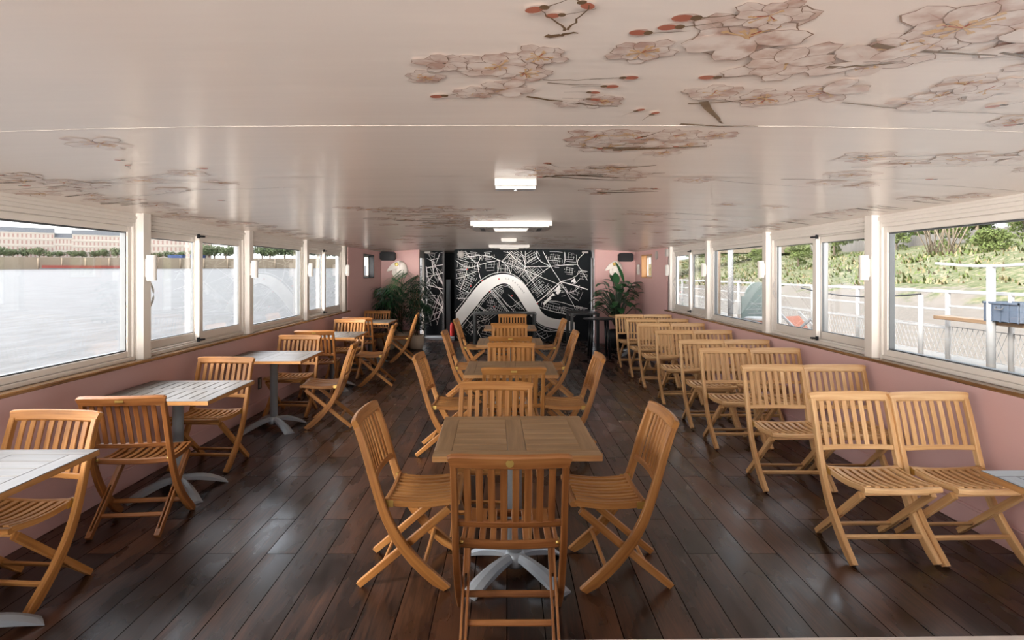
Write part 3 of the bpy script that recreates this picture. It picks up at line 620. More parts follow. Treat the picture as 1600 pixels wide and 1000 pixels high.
# lettering along the river
def text(ch, x, y, z, size, rot=0, matl='mapgrey', parent=None, name='letter'):
    cu = bpy.data.curves.new(name, 'FONT'); cu.body = ch; cu.size = size; cu.align_x = 'CENTER'; cu.align_y = 'CENTER'; cu.extrude = .0006
    t = bpy.data.objects.new(name, cu); COL.objects.link(t); bpy.context.view_layer.update()
    me = bpy.data.meshes.new_from_object(t.evaluated_get(bpy.context.evaluated_depsgraph_get())); me.materials.clear(); me.materials.append(M[matl])
    bpy.data.objects.remove(t); o = bpy.data.objects.new(name, me); COL.objects.link(o); o.location = (x, y, z); o.rotation_euler = Matrix.Rotation(rot, 4, 'Y').to_euler() if False else (PI / 2, rot, 0)
    if parent: o.parent = parent
    return o
for ch, a, b, r in (('L', 754, 326, .1), ('A', 774, 330, .2), ('G', 806, 346, .55), ('A', 824, 360, .65), ('R', 841, 376, .75), ('O', 856, 392, .85), ('N', 869, 408, .9), ('N', 881, 422, .95), ('E', 892, 436, 1.0)):
    x, z = mp(*crop(a, b)); text(ch, x, MY - .006, z, .055, r, parent=mural)
# narrow left mural strip
U = MB()
for k in range(46):
    x = RR.uniform(-1.98, -1.6); z = RR.uniform(.35, 2.1); a = RR.choice([.3, 1.2, 1.9, 2.6]) + RR.uniform(-.2, .2); L_ = RR.uniform(.08, .32)
    p0 = (max(-1.99, min(-1.57, x - L_ * math.cos(a))), max(.3, z - L_ * math.sin(a))); p1 = (max(-1.99, min(-1.57, x + L_ * math.cos(a))), min(2.1, z + L_ * math.sin(a)))
    mstrip([p0, (x, z), p1], RR.choice([.006, .008, .014]), 0, .003, 15.3)
for pts in ([(-1.99, 1.33), (-1.85, 1.5), (-1.75, 1.62), (-1.6, 1.33)], [(-1.99, 1.3), (-1.57, 1.2)], [(-1.99, 1.27), (-1.6, .75)], [(-1.85, 1.9), (-1.8, 1.55)]): mstrip(pts, .02, 0, .004, 15.3)
U.build('street_map_print', 'mapwhite', mural2, norm=False)
m = MB(); m.box(-2.0, -1.25, 14.75, 15.28, 0, .06, .004); struct(m.build('trim_step', 'step'), 'low grey step in front of the dark doorway', 'step')
m = MB()
pts = [(-1.50 + .09 * t / 12 + (.012 if t % 2 else -.012), 15.45 + (.02 if t % 2 else -.02)) for t in range(13)]
m.prism([(x, y, .08) for x, y in pts] + [(x, y + .02, .08) for x, y in pts[::-1]], (0, 0, 1.35)); tag(m.build('curtain', 'cloth'), 'grey hanging curtain in the dark doorway left of the map wall', 'curtain')
root = empty('fire_extinguisher', (-1.33, 15.1, .06)); tag(root, 'small red fire extinguisher standing in the dark doorway', 'fire extinguisher')
m = MB(); m.lathe([(.05, 0), (.055, .02), (.055, .26), (.04, .31), (.02, .33)], 16); m.build('cylinder_body', 'red', root)
m = MB(); m.lathe([(.015, .33), (.015, .36)], 10); m.box(-.05, .03, -.008, .008, .36, .375, .002); m.build('valve', 'black', root)

# ------------------------------------------------------------------ folding teak chairs
LEG = [(0, .226), (.05, .170), (.1, .113), (.15, .062), (.2, .020), (.25, -.018), (.3, -.048), (.35, -.074), (.4, -.094), (.45, -.112), (.5, -.128), (.55, -.143), (.6, -.157), (.65, -.171), (.7, -.186), (.75, -.202), (.8, -.219), (.865, -.243)]
def legy(z): return interp(LEG, z)
def bow(x, w=.235, d=.02): return -d * (1 - (x / w) ** 2)
def seat_z(y):
    t = (y + .09) / .38
    return .440 - .016 * math.sin(PI * min(1, t * 1.05)) + .010 * t - (.012 * ((t - .88) / .12) ** 2 if t > .88 else 0)
def make_chair(wd):
    root = empty('folding_chair', (0, 0, 0))
    for s in (-1, 1):
        m = MB(); zs = [0.0, .05, .1, .15, .2, .25, .3, .36, .42, .48, .54, .6, .66, .72, .78, .825]
        m.sweep([(s * .232, legy(z), z) for z in zs], .029, .044, (1, 0, 0), .004, ts=[.056, .056, .056, .055, .054, .052, .05, .048, .046, .044, .043, .042, .040, .038, .036, .034])
        # level the foot
        for v in m.bm.verts:
            if v.co.z < 0.0: v.co.z = 0.0
        m.build('leg', wd, root)
    for s in (-1, 1):
        m = MB()
        a, b = Vector((0, .235, .400)), Vector((0, -.228, .008))
        for o in (-.0105, .0105):
            m.sweep([(s * .196 + o, lerp(a.y, b.y, t), lerp(a.z, b.z, t)) for t in (0, .25, .5, .75, 1)], .011, .036, (1, 0, 0), .002)
        m.sweep([(s * .196, lerp(a.y, b.y, t), lerp(a.z, b.z, t)) for t in (0, .2, .42)], .014, .034, (1, 0, 0), .002)
        m.sweep([(s * .196, lerp(a.y, b.y, t), lerp(a.z, b.z, t)) for t in (.93, 1)], .02, .034, (1, 0, 0), .002)
        for v in m.bm.verts:
            if v.co.z < 0.0: v.co.z = 0.0
        m.build('leg', wd, root)
    m = MB(); y = legy(.115) + .01; m.sweep([(-.225, y, .115), (.225, y, .115)], .030, .018, (0, .6, 1), .004); m.build('stretcher', wd, root)
    m = MB(); m.sweep([(-.188, -.11, .102), (.188, -.11, .102)], .026, .016, (0, .7, 1), .004); m.build('stretcher', wd, root)
    m = MB(); m.sweep([(-.19, .222, .402), (.19, .222, .402)], .026, .018, (0, 0, 1), .004); m.build('stretcher', wd, root)
    # seat
    m = MB(); ys = [-.085, -.04, .01, .06, .11, .16, .21, .255]
    for s in (-1, 1): m.sweep([(s * .204, y, seat_z(y) - .006) for y in [-.088] + ys[1:] + [.268]], .018, .030, (1, 0, 0), .003)
    for i in range(8):
        x = -.17 + .34 * i / 7; dz = -.010 * (1 - (x / .2) ** 2)
        m.sweep([(x, y, seat_z(y) + dz + .004) for y in ys], .028, .014, (1, 0, 0), .002)
    for y, w, t, dz in ((.272, .036, .028, -.008), (-.086, .026, .036, -.002)):
        m.sweep([(x, y, seat_z(min(y, .27)) + dz - .010 * (1 - (x / .213) ** 2)) for x in (-.213, -.15, -.08, 0, .08, .15, .213)], w, t, (0, 1, 0), .006)
    m.build('seat', wd, root)
    # backrest
    m = MB(); xs_ = [-.248, -.238, -.2, -.15, -.08, 0, .08, .15, .2, .238, .248]
    zt = .838; dirv = Vector((0, legy(.865) - legy(.80), .065)).normalized()
    hs = [.052, .057] + [.060] * 7 + [.057, .052]
    pts = []
    for x, h in zip(xs_, hs): pts.append((x, legy(zt) + bow(x, .248, .024) + .0, zt - (.058 - h) / 2))
    m.sweep(pts, .060, .030, dirv, .006, ws=hs)
    m.sweep([(x, legy(.548) + bow(x, .225, .02), .548) for x in (-.225, -.15, -.07, 0, .07, .15, .225)], .030, .020, (0, -.25, 1), .004)
    for i in range(8):
        x = -.176 + .352 * i / 7
        m.sweep([(x, legy(z) + bow(x, .24, .022), z) for z in (.556, .62, .68, .74, .80, .82)], .029, .010, (1, 0, 0), .002)
    m.build('backrest', wd, root)
    for s in (-1, 1):
        m = MB(); a_, b_ = sorted((s * .2135, s * .2165)); m.box(a_, b_, -.095, -.05, .412, .448, .001); m.tube([(s * .200, -.102, .446), (s * .216, -.102, .446)], .008, 10); m.build('hinge', 'brass', root)
    return root
chair_protos = {}
for k in ('teak', 'teak_dark', 'teak_pale'): chair_protos[k] = make_chair(k)
def plate_round():
    m = MB(); y = legy(.838) - .040; m.lathe([(.016, -.002), (.016, .002), (.012, .003)], 20, (0, y - .002, .838), axis='y'); return m
used = set()
def chair(x, y, deg, label, group, wd='teak', plate=None):
    o = chair_protos[wd] if wd not in used else copy_tree(chair_protos[wd])
    used.add(wd)
    back = [ch for ch in o.children if ch.name.startswith('backrest')][0]
    for ch in list(back.children): bpy.data.objects.remove(ch)
    y += .07 * math.cos(math.radians(deg)); o.location = (x, y, 0); o.rotation_euler = (0, 0, math.radians(deg)); tag(o, label, 'chair', group)
    if plate == 'round': plate_round().build('brass_medallion', 'brass', back)
    elif plate:
        m = MB(); yy = legy(.838) - .0425; m.box(-.024, .024, yy, yy + .004, .832, .846, .001); m.build('maker_plate', 'brass', back)
    return o
GC, GL, GRr = 'folding chairs around the centre tables', 'folding chairs along the left wall', 'folding chairs set out in rows on the right'
# (x, y of chair origin)
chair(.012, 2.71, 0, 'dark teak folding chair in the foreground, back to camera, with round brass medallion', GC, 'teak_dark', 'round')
chair(-.53, 3.38, -90, 'folding chair on the left side of the front centre table', GC)
chair(.605, 3.36, 91.5, 'folding chair on the right side of the front centre table', GC)
chair(-.085, 4.03, 177, 'folding chair facing the camera behind the front centre table', GC)
chair(.05, 5.02, 1, 'folding chair with brass plate, back to camera at second centre table', GC, 'teak', 1)
chair(-.56, 5.62, -91, 'folding chair on the left side of the second centre table', GC)
chair(.60, 5.62, 90, 'folding chair on the right side of the second centre table', GC)
chair(.045, 6.38, 180, 'folding chair facing the camera behind the second centre table', GC)
chair(.04, 7.37, 0, 'folding chair with back to camera at the third centre table', GC, 'teak', 1)
chair(-.55, 7.85, -90, 'folding chair on the left side of the third centre table', GC)
chair(.63, 7.85, 90, 'folding chair on the right side of the third centre table', GC)
chair(.045, 8.67, 180, 'folding chair facing the camera behind the third centre table', GC)
chair(.02, 9.25, 0, 'folding chair with back to camera at the farthest centre table', GC, 'teak', 1)
chair(-.57, 9.85, -92, 'folding chair on the left side of the farthest centre table', GC)
chair(.67, 9.85, 91, 'folding chair on the right side of the farthest centre table', GC)
chair(.1, 10.82, 180, 'folding chair facing the camera behind the farthest centre table', GC)
# left wall
chair(-2.44, 3.17, 176, 'folding chair facing the camera at the nearest left wall table', GL)
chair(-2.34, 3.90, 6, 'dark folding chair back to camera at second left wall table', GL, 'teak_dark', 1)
chair(-2.47, 5.27, 177, 'folding chair facing camera behind the second left wall table', GL)
chair(-2.45, 7.16, 178, 'folding chair facing camera behind the third left wall table', GL)
chair(-1.86, 6.62, 96, 'folding chair on the aisle side of the third left wall table', GL)
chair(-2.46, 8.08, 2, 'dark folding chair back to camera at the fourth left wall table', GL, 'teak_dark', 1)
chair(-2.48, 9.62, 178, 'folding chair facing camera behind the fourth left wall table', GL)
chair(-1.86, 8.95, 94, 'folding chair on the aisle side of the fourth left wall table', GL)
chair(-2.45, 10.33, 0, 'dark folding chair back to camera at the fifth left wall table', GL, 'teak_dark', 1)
chair(-2.50, 11.82, 180, 'folding chair facing camera behind the fifth left wall table', GL)
chair(-1.86, 11.25, 94, 'folding chair on the aisle side of the fifth left wall table', GL)
ON = ['front', 'second', 'third', 'fourth', 'fifth', 'sixth', 'seventh', 'last']
rows = [3.69, 4.82, 5.92, 6.67, 7.80, 8.90, 9.75, 10.75]
for i, d in enumerate(rows):
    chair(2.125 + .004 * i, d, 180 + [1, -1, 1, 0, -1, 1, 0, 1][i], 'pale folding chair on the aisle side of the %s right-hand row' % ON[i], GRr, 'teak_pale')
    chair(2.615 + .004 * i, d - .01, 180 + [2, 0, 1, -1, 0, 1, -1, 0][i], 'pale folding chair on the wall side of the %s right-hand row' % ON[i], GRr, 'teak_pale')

# ------------------------------------------------------------------ tables
def make_table(top_mat, gap, along):
    root = empty('pedestal_table', (0, 0, 0)); H = .8 / 2; z0, z1 = .718, .748
    m = MB(); fw = .085
    def bx(a, b, c, d, z=0, ax=None, mi=0): m.box(a, b, c, d, z0 + z, z1, .0025, mi, ax)
    bx(-H, -H + fw, -H + fw + .0015, H - fw - .0015, 0, 1); bx(H - fw, H, -H + fw + .0015, H - fw - .0015, 0, 1)
    bx(-H, H, -H, -H + fw, 0, 0); bx(-H, H, H - fw, H, 0, 0)
    bx(-.045, .045, -H + fw, H - fw, 0, 1)
    for a, b in ((-H + fw + .0015, -.0465), (.0465, H - fw - .0015)):
        n = 8 if gap > .003 else 6; L = 2 * (H - fw) - .003; w = L / n
        for k in range(n):
            y = -L / 2 + k * w; bx(a, b, y + gap / 2, y + w - gap / 2, .006, 0)
    top = m.build('table_top', [top_mat], root)
    if along: top.rotation_euler = (0, 0, PI / 2)
    m = MB(); e_ = H + .0015
    for a, b, c, d in ((-e_, e_, -e_, -H + .001), (-e_, e_, H - .001, e_), (-e_, -H + .001, -H, H), (H - .001, e_, -H, H)): m.box(a, b, c, d, z0 + .002, z1 - .003)
    m.build('edge_banding', 'table_edge', root)
    m = MB(); m.lathe([(.038, .07), (.038, .70), (.05, .702), (.05, .712)], 24); m.box(-.17, .17, -.03, .03, .708, .7185); m.box(-.03, .03, -.17, .17, .708, .7185); m.build('column', 'steel', root)
    m = MB(); m.lathe([(.05, .045), (.055, .06), (.055, .10), (.042, .125)], 24); m.build('hub', 'alu', root)
    for q in range(4):
        m = MB(); n = 12; L_ = []; rings = []
        for k in range(n + 1):
            t = k / n; r = .03 + .31 * t; zt_ = .118 - .10 * t ** 2.2; w = .026 + .026 * t; zb = max(.0, .085 - .085 * t ** 1.3) if t > .05 else .07
            if t > .92: zb = 0
            rings.append([m.bm.verts.new(p) for p in ((r, -w, zb), (r, w, zb), (r, w * 1.0, max(zb + .006, zt_ - .018)), (r, w * .35, max(zb + .012, zt_)), (r, -w * .35, max(zb + .012, zt_)), (r, -w, max(zb + .006, zt_ - .018)))])
        for i in range(n):
            for j in range(6): m.face([rings[i][j], rings[i][(j + 1) % 6], rings[i + 1][(j + 1) % 6], rings[i + 1][j]], smooth=False)
        m.face(rings[0]); m.face(rings[-1])
        f = m.build('foot', 'alu', root); f.rotation_euler = (0, 0, PI / 4 + q * PI / 2 if False else q * PI / 2 + root_foot_rot)
    return root
root_foot_rot = PI / 4
tp = {'c': make_table('table_wood', .0015, False), 'g': make_table('table_grey', .006, True), 'h': make_table('table_grey', .0025, False)}
tu = set()
def table(kind, x, y, deg, label, group, lo=False):
    o = tp[kind] if kind not in tu else copy_tree(tp[kind]); tu.add(kind)
    o.location = (x, y, 0); o.rotation_euler = (0, 0, math.radians(deg)); tag(o, label, 'table', group); return o
table('c', .042, 3.32, 1.2, 'wooden pedestal table in the centre row, nearest the camera', 'square tables of the centre row')
table('c', .035, 5.62, 0, 'wooden pedestal table in the centre row, second from the camera', 'square tables of the centre row')
table('c', .04, 7.75, 0, 'wooden pedestal table in the centre row, third from the camera', 'square tables of the centre row')
table('c', .05, 9.8, 0, 'wooden pedestal table in the centre row, farthest from the camera', 'square tables of the centre row')
table('h', -2.38, 2.62, 1, 'greyed wooden table at the left wall, cut by the left picture edge', 'square tables along the left wall')
table('g', -2.41, 4.55, 1, 'greyed slatted table at the left wall beside the second window', 'square tables along the left wall')
table('h', -2.41, 6.42, 1, 'greyed wooden table at the left wall, third from the camera', 'square tables along the left wall')
table('g', -2.42, 8.62, 0, 'greyed slatted table at the left wall, fourth from the camera', 'square tables along the left wall')
table('h', -2.42, 10.98, 0, 'wooden table at the left wall, farthest, before the potted palm', 'square tables along the left wall')
table('h', 2.47, 2.31, 1, 'pale wooden table corner at the right picture edge by the pink wall', 'square tables on the right')
table('c', 2.47, 12.2, 0, 'wooden table behind the last right-hand chair row under the leafy plant', 'square tables on the right')
# black tables near the mural
def black_table(x0, x1, y0, y1, h, label):
    root = empty('black_table', ((x0 + x1) / 2, (y0 + y1) / 2, 0)); tag(root, label, 'table', 'black tables before the map wall'); a, b = (x1 - x0) / 2, (y1 - y0) / 2
    m = MB(); m.box(-a, a, -b, b, h - .03, h, .003); m.build('table_top', 'blackgloss', root)
    for sx in (-1, 1):
        for sy in (-1, 1):
            m = MB(); m.box(sx * (a - .035) - .03, sx * (a - .035) + .03, sy * (b - .035) - .03, sy * (b - .035) + .03, 0, h - .03, .002); m.build('leg', 'blackgloss', root)
black_table(-.72, .62, 13.0, 13.6, .75, 'long black table against the map wall behind the centre row')
black_table(1.3, 1.9, 12.7, 13.7, .77, 'square black table before the right end of the map wall')
root = empty('round_table', (1.74, 11.75, 0)); tag(root, 'round black table beside the last right-hand chairs', 'table')
m = MB(); m.lathe([(.29, .72), (.30, .725), (.30, .74), (.29, .745)], 40); m.build('table_top', 'blackgloss', root)
for k in range(4):
    a = PI / 4 + k * PI / 2; m = MB(); m.tube([(.2 * math.cos(a), .2 * math.sin(a), .72), (.25 * math.cos(a), .25 * math.sin(a), 0)], .022, 12); m.build('leg', 'blackgloss', root)
# counter edge right under the camera
root = empty('counter', (0, .45, 0), math.radians(.9)); tag(root, 'pale counter edge along the bottom of the picture', 'counter')
m = MB(); m.box(-1.4, 1.6, .10, .498, 1.02, 1.05, .004); m.build('counter_top', 'counter', root)
m = MB(); m.box(-1.3, 1.5, .14, .46, 0, 1.02, .004); m.build('cabinet_body', 'white', root)

# ------------------------------------------------------------------ ceiling fixtures
root = empty('exit_light', (.05, 3.62, 2.152)); tag(root, 'small white ceiling emergency light nearest the camera', 'ceiling light')
m = MB(); m.box(-.12, .12, -.05, .05, -.045, 0, .005); m.build('housing', 'lampwhite', root)
m = MB(); m.box(-.115, .115, -.045, .045, -.062, -.045, .003); m.lathe([(.01, -.07), (.01, -.06)], 10); m.build('diffuser', 'steel', root)
for y, wdt, lab in ((6.95, .86, 'square white ceiling air conditioner with grille, nearer'), (12.6, .80, 'white ceiling air conditioner just before the map wall')):
    root = empty('air_conditioner', (.045, y, 2.152)); tag(root, lab, 'air conditioner', 'ceiling air conditioners'); h = wdt / 2
    m = MB(); m.prism([(-h, -h, 0), (h, -h, 0), (h, h, 0), (-h, h, 0)], (0, 0, -.052)); m.prism([(-h + .03, -h + .03, -.052), (h - .03, -h + .03, -.052), (h - .03, h - .03, -.052), (-h + .03, h - .03, -.052)], (0, 0, -.012)); m.build('housing', 'lampwhite', root)
    m = MB(); m.box(-.19, .19, -.19, .19, -.070, -.064, .001)
    for k in range(14): m.box(-.18, .18, -.18 + k * .0265, -.172 + k * .0265, -.073, -.070)
    m.build('grille', 'white', root)
    for k in range(4):
        m = MB(); m.box(-.27, .27, -.34, -.29, -.0665, -.0635, .001); v = m.build('air_slot', 'darkgrey', root); v.rotation_euler = (0, 0, k * PI / 2)
root = empty('smoke_detector', (.03, 9.9, 2.152)); tag(root, 'small white box on ceiling between the two air conditioners', 'ceiling light')
m = MB(); m.box(-.12, .12, -.05, .05, -.05, 0, .004); m.build('housing', 'lampwhite', root)
m = MB(); m.box(-.11, .11, -.04, .04, -.056, -.05, .002); m.build('diffuser', 'steel', root)
x, z = mp(720, 397.5); m = MB(); m.lathe([(.075, 0), (.08, -.01), (.06, -.03), (.03, -.04)], 24, (x, MY - .004, z), axis='y'); tag(m.build('round_wall_light', 'lampwhite'), 'round white light at the top left of the map wall', 'wall light')
for px, lab in ((668, 'left'), (914, 'right')):
    x, z = mp(px, 394.5); m = MB(); m.box(x - .07, x + .07, MY - .05, MY - .005 if lab == 'right' else 15.29, z - .02, z + .02, .004)
    tag(m.build('sensor_box', 'lampwhite'), 'small white box under the ceiling at the %s of the map wall' % lab, 'sensor')

# ------------------------------------------------------------------ things on the pink end walls
for s, x0, x1, z0, z1 in ((-1, -2.84, -2.50, 1.875, 2.07), (1, 2.50, 2.83, 1.85, 2.04)):
    root = empty('loudspeaker', ((x0 + x1) / 2, 13.98, (z0 + z1) / 2)); tag(root, 'black loudspeaker mounted high on the pink end wall, %s' % SN[s], 'loudspeaker', 'loudspeakers on the end walls')
    w, h = (x1 - x0) / 2, (z1 - z0) / 2; c = .035
    o = [(-w + c, -h), (w - c, -h), (w, -h + c), (w, h - c), (w - c, h), (-w + c, h), (-w, h - c), (-w, -h + c)]
    m = MB(); m.prism([(a, .02, b) for a, b in o], (0, -.14, 0)); m.prism([(a * .95, -.12, b * .92) for a, b in o], (0, -.02, 0)); m.build('cabinet', 'black', root)
    m = MB(); m.box(-.03, .03, .02, .119, -.03, .03, .002); m.build('bracket', 'darkgrey', root)
def cap(x, z, sc, label, flip):
    root = empty('cap_ornament', (x, 14.02, z)); root.scale = (sc * flip, sc, sc); tag(root, label, 'wall ornament', 'white cap ornaments on the end walls')
    # domed crown with folds
    m = MB(); prof = [(-.02, .19), (.06, .205), (.14, .18), (.20, .10), (.225, .0), (.21, -.09), (.15, -.17), (.07, -.20), (-.01, -.19), (-.06, -.14), (-.09, -.06), (-.10, .02), (-.09, .12)]
    rings = []
    for t in (0, .25, .5, .72, .88, .97):
        k = math.sqrt(1 - t * t); cx0, cz0 = .06, .0
        rings.append([m.bm.verts.new((cx0 + (px - cx0) * k, .06 - .13 * t - .010 * math.sin(7 * math.atan2(pz, px - cx0)) * (1 - t) * 1.5, cz0 + (pz - cz0) * k)) for px, pz in prof])
    n = len(prof)
    for i in range(len(rings) - 1):
        for j in range(n): m.face([rings[i][j], rings[i][(j + 1) % n], rings[i + 1][(j + 1) % n], rings[i + 1][j]], smooth=True)
    m.face(rings[0]); m.face(rings[-1], smooth=True); m.build('crown', 'capwhite', root)
    m = MB(); pr = [(.05, .20), (-.04, .18), (-.13, .12), (-.20, .03), (-.235, -.03), (-.20, -.035), (-.12, -.01), (-.06, .01), (0, .03), (.06, .06)]
    m.prism([(a, -.02, b) for a, b in pr], (0, -.06, 0)); m.build('peak', 'capwhite', root)
    m = MB(); m.prism([(-.11, .0, .01), (-.06, .0, .0), (-.03, .0, -.08), (.02, .0, -.16), (.0, .0, -.20), (-.07, .0, -.16), (-.12, .0, -.08)], (0, -.05, 0)); m.build('ear_flap', 'capwhite', root)
    m = MB(); m.lathe([(.042, -.088), (.044, -.094), (.03, -.102), (.015, -.104)], 20, (-.005, 0, .125), axis='y'); m.build('gold_badge', 'brass', root)
cap(-2.47, 1.665, 1.0, 'white cap-shaped ornament with gold badge above the potted palm', 1)
cap(2.42, 1.68, .92, 'white cap-shaped ornament with gold badge above the broad-leaved plant', 1)
m = MB(); m.lathe([(.085, 0), (.085, .012), (.075, .02), (.0705, .022)], 28, (2.905 - .01, 12.05, 2.0 - .06), axis='x'); tag(m.build('wall_clock', 'lampwhite'), 'round white disc on the pink right wall beside the small window', 'wall disc')
bpy.data.objects['wall_clock'].scale = (1, 1, 1)
m = MB(); m.box(2.86, 2.918, 13.62, 13.70, 1.56, 1.78, .006); tag(m.build('light_tube', 'lampwhite'), 'slim white box on the right wall left of the small window', 'wall lamp')
m = MB(); sbox(m, 1, -.02, .045, 11.19, 11.30, 1.90, 2.03, .005); tag(m.build('junction_box', 'lampwhite'), 'small white box high on the dark panel at the right windows end', 'junction box')
m = MB(); sbox(m, -1, 0, .012, 7.1, 7.19, .27, .40, .003); sk = tag(m.build('wall_socket', 'darkgrey'), 'small dark wall socket low on the pink left wall', 'socket')
m = MB(); sbox(m, -1, .012, .016, 7.115, 7.15, .285, .385, .002); m.build('cover', 'steel', sk)
t_ = text('1', 2.03, 14.08, CAMZ - (456.5 - 425.5) * 14.08 / 970, .11, 0, 'red', None, 'number_sign'); tag(t_, 'small red figure one at the edge of the right end wall', 'sign')

# ------------------------------------------------------------------ plants
def pot(root, r, h, matl='pot'):
    m = MB(); m.lathe([(r * .70, 0), (r * .82, .02), (r * .97, h * .45), (r, h * .75), (r * .93, h), (r * .86, h), (r * .88, h * .9)], 36); m.build('pot', matl, root)
    m = MB(); m.lathe([(.001, h * .88), (r * .88, h * .90)], 24); m.build('soil', 'soil', root)
def leaf(m, base, d, L, w, droop, fold=.2, mi=0, n=6):
    d = Vector(d).normalized(); side = d.cross(Vector((0, 0, 1)));
    if side.length < .01: side = Vector((1, 0, 0))
    side.normalize(); p = Vector(base); rows_ = []; v = d.copy()
    for k in range(n + 1):
        t = k / n; ww = w * math.sin(PI * min(1, t * .96 + .04)) ** .7 * (1 - .3 * t) / 2; up = side.cross(v).normalized()
        rows_.append((m.bm.verts.new(p - side * ww + up * ww * fold), m.bm.verts.new(p), m.bm.verts.new(p + side * ww + up * ww * fold)))
        v = (v + Vector((0, 0, -droop / n))).normalized(); p = p + v * (L / n)
    for a, b in zip(rows_, rows_[1:]): m.face([a[0], a[1], b[1], b[0]], None, mi, True); m.face([a[1], a[2], b[2], b[1]], None, mi, True)
Q = random.Random(3)
root = empty('potted_palm', (-2.27, 13.25, 0)); tag(root, 'tall potted palm with arching fronds in the left corner', 'potted plant'); pot(root, .22, .36)
m = MB()
for k in range(5): m.tube([(Q.uniform(-.05, .05), Q.uniform(-.05, .05), .3), (Q.uniform(-.1, .1), Q.uniform(-.1, .1), .9)], .012, 8)
m.build('stem', 'stem', root)
for k in range(22):
    a = 2 * PI * k / 22 * 2.618 + Q.uniform(-.2, .2); el = Q.uniform(.45, 1.35); L = Q.uniform(.55, .8)
    m = MB(); p = Vector((0, 0, Q.uniform(.75, 1.15))); v = Vector((math.cos(a) * math.cos(el), math.sin(a) * math.cos(el), math.sin(el))); rp = []
    if v.y > .3: v.y = .3
    if v.x < -.5: v.x = -.5
    v.normalize()
    for i in range(13):
        rp.append(p.copy()); 
        if i > 2:
            sd_ = v.cross(Vector((0, 0, 1))).normalized()
            for s in (-1, 1):
                leaf(m, p, v * .6 + sd_ * s, .28 * math.sin(PI * (i + 1) / 15) + .06, .034, 1.1, .2, 0, 3)
        v = (v + Vector((0, 0, -.12))).normalized(); p = p + v * (L / 13)
    m.tube(rp, .005, 6); clampx(m, root, -2.80, 9, 13.95); m.build('frond', 'leafpalm' if k % 2 else 'leafdark', root, norm=False)
root = empty('potted_ficus', (-1.90, 13.05, 0)); tag(root, 'small-leaved dark shrub in a cream pot by the doorway', 'potted plant'); pot(root, .165, .30)
m = MB()
for k in range(9): m.tube([(Q.uniform(-.06, .06), Q.uniform(-.06, .06), .26), (Q.uniform(-.12, .12), Q.uniform(-.12, .12), .7), (Q.uniform(-.2, .2), Q.uniform(-.2, .2), 1.2)], .007, 6)
m.build('stem', 'stem', root)
m = MB()
for k in range(1700):
    a = Q.random() * 6.3; r = .30 * math.sqrt(Q.random()); z = .42 + 1.02 * Q.random(); r *= math.sin(PI * (z - .3) / 1.25) * .8 + .3
    leaf(m, (r * math.cos(a) + .02, r * math.sin(a), z), (math.cos(a + Q.uniform(-1, 1)), math.sin(a + Q.uniform(-1, 1)), Q.uniform(-.5, .6)), .08, .035, .5, .2, 0, 2)
m.build('foliage', 'leafdark', root, norm=False)
root = empty('leafy_plant', (-2.52, 12.95, 0)); tag(root, 'dark bushy plant in a cream pot between palm and left wall', 'potted plant'); pot(root, .2, .34)
m = MB()
for k in range(300):
    a = Q.random() * 6.3; r = .30 * math.sqrt(Q.random()); z = .35 + .95 * Q.random()
    leaf(m, (r * math.cos(a) * .8 + .05, r * math.sin(a), z), (math.cos(a), math.sin(a), Q.uniform(-.4, .8)), .2, .05, .9, .2, 0, 3)
clampx(m, root, -2.80, 9, 13.95); m.build('foliage', 'leafdark', root, norm=False)
root = empty('broad_leaf_plant', (2.38, 13.3, 0)); tag(root, 'large plant with broad glossy green leaves in the right corner', 'potted plant'); pot(root, .22, .38, 'black')
m = MB(); m2 = MB()
for k in range(80):
    a = Q.random() * 6.3; r = .05 + .36 * Q.random(); z = .75 + .70 * Q.random() * (1 - .3 * r); el = Q.uniform(-.1, .9)
    bx_, by_ = r * math.cos(a), r * math.sin(a) * .8
    m2.tube([(0, 0, .34), (bx_ * .5, by_ * .5, .34 + (z - .34) * .7), (bx_, by_, z)], .006, 5)
    leaf(m, (bx_, by_, z), (math.cos(a), math.sin(a) if math.sin(a) < .2 else .2, el), Q.uniform(.22, .32), Q.uniform(.16, .21), 1.0, .22, 0, 6)
m2.tube([(0, 0, .4), (.08, 0, 1.2), (.12, 0, 1.42)], .008, 6); leaf(m, (.12, 0, 1.40), (-.35, -.15, 1), .50, .15, .4, .3, 0, 8); leaf(m, (-.12, 0, 1.25), (-.8, -.1, .7), .32, .05, .4, .2, 0, 6)
clampx(m, root, -9, 2.88, 13.95); clampx(m2, root, -9, 2.88, 13.95); m2.build('stems', 'leafdark', root); m.build('foliage', 'leaf', root, norm=False)

m = MB(); m.box(-3.4, 3.4, -4, YB - .12, -.12, -.02); struct(m.build('bounce_deck', 'step'), 'unseen deck added behind the camera to bounce light onto the ceiling', 'deck')  # out of view, added to throw daylight up at the ceiling
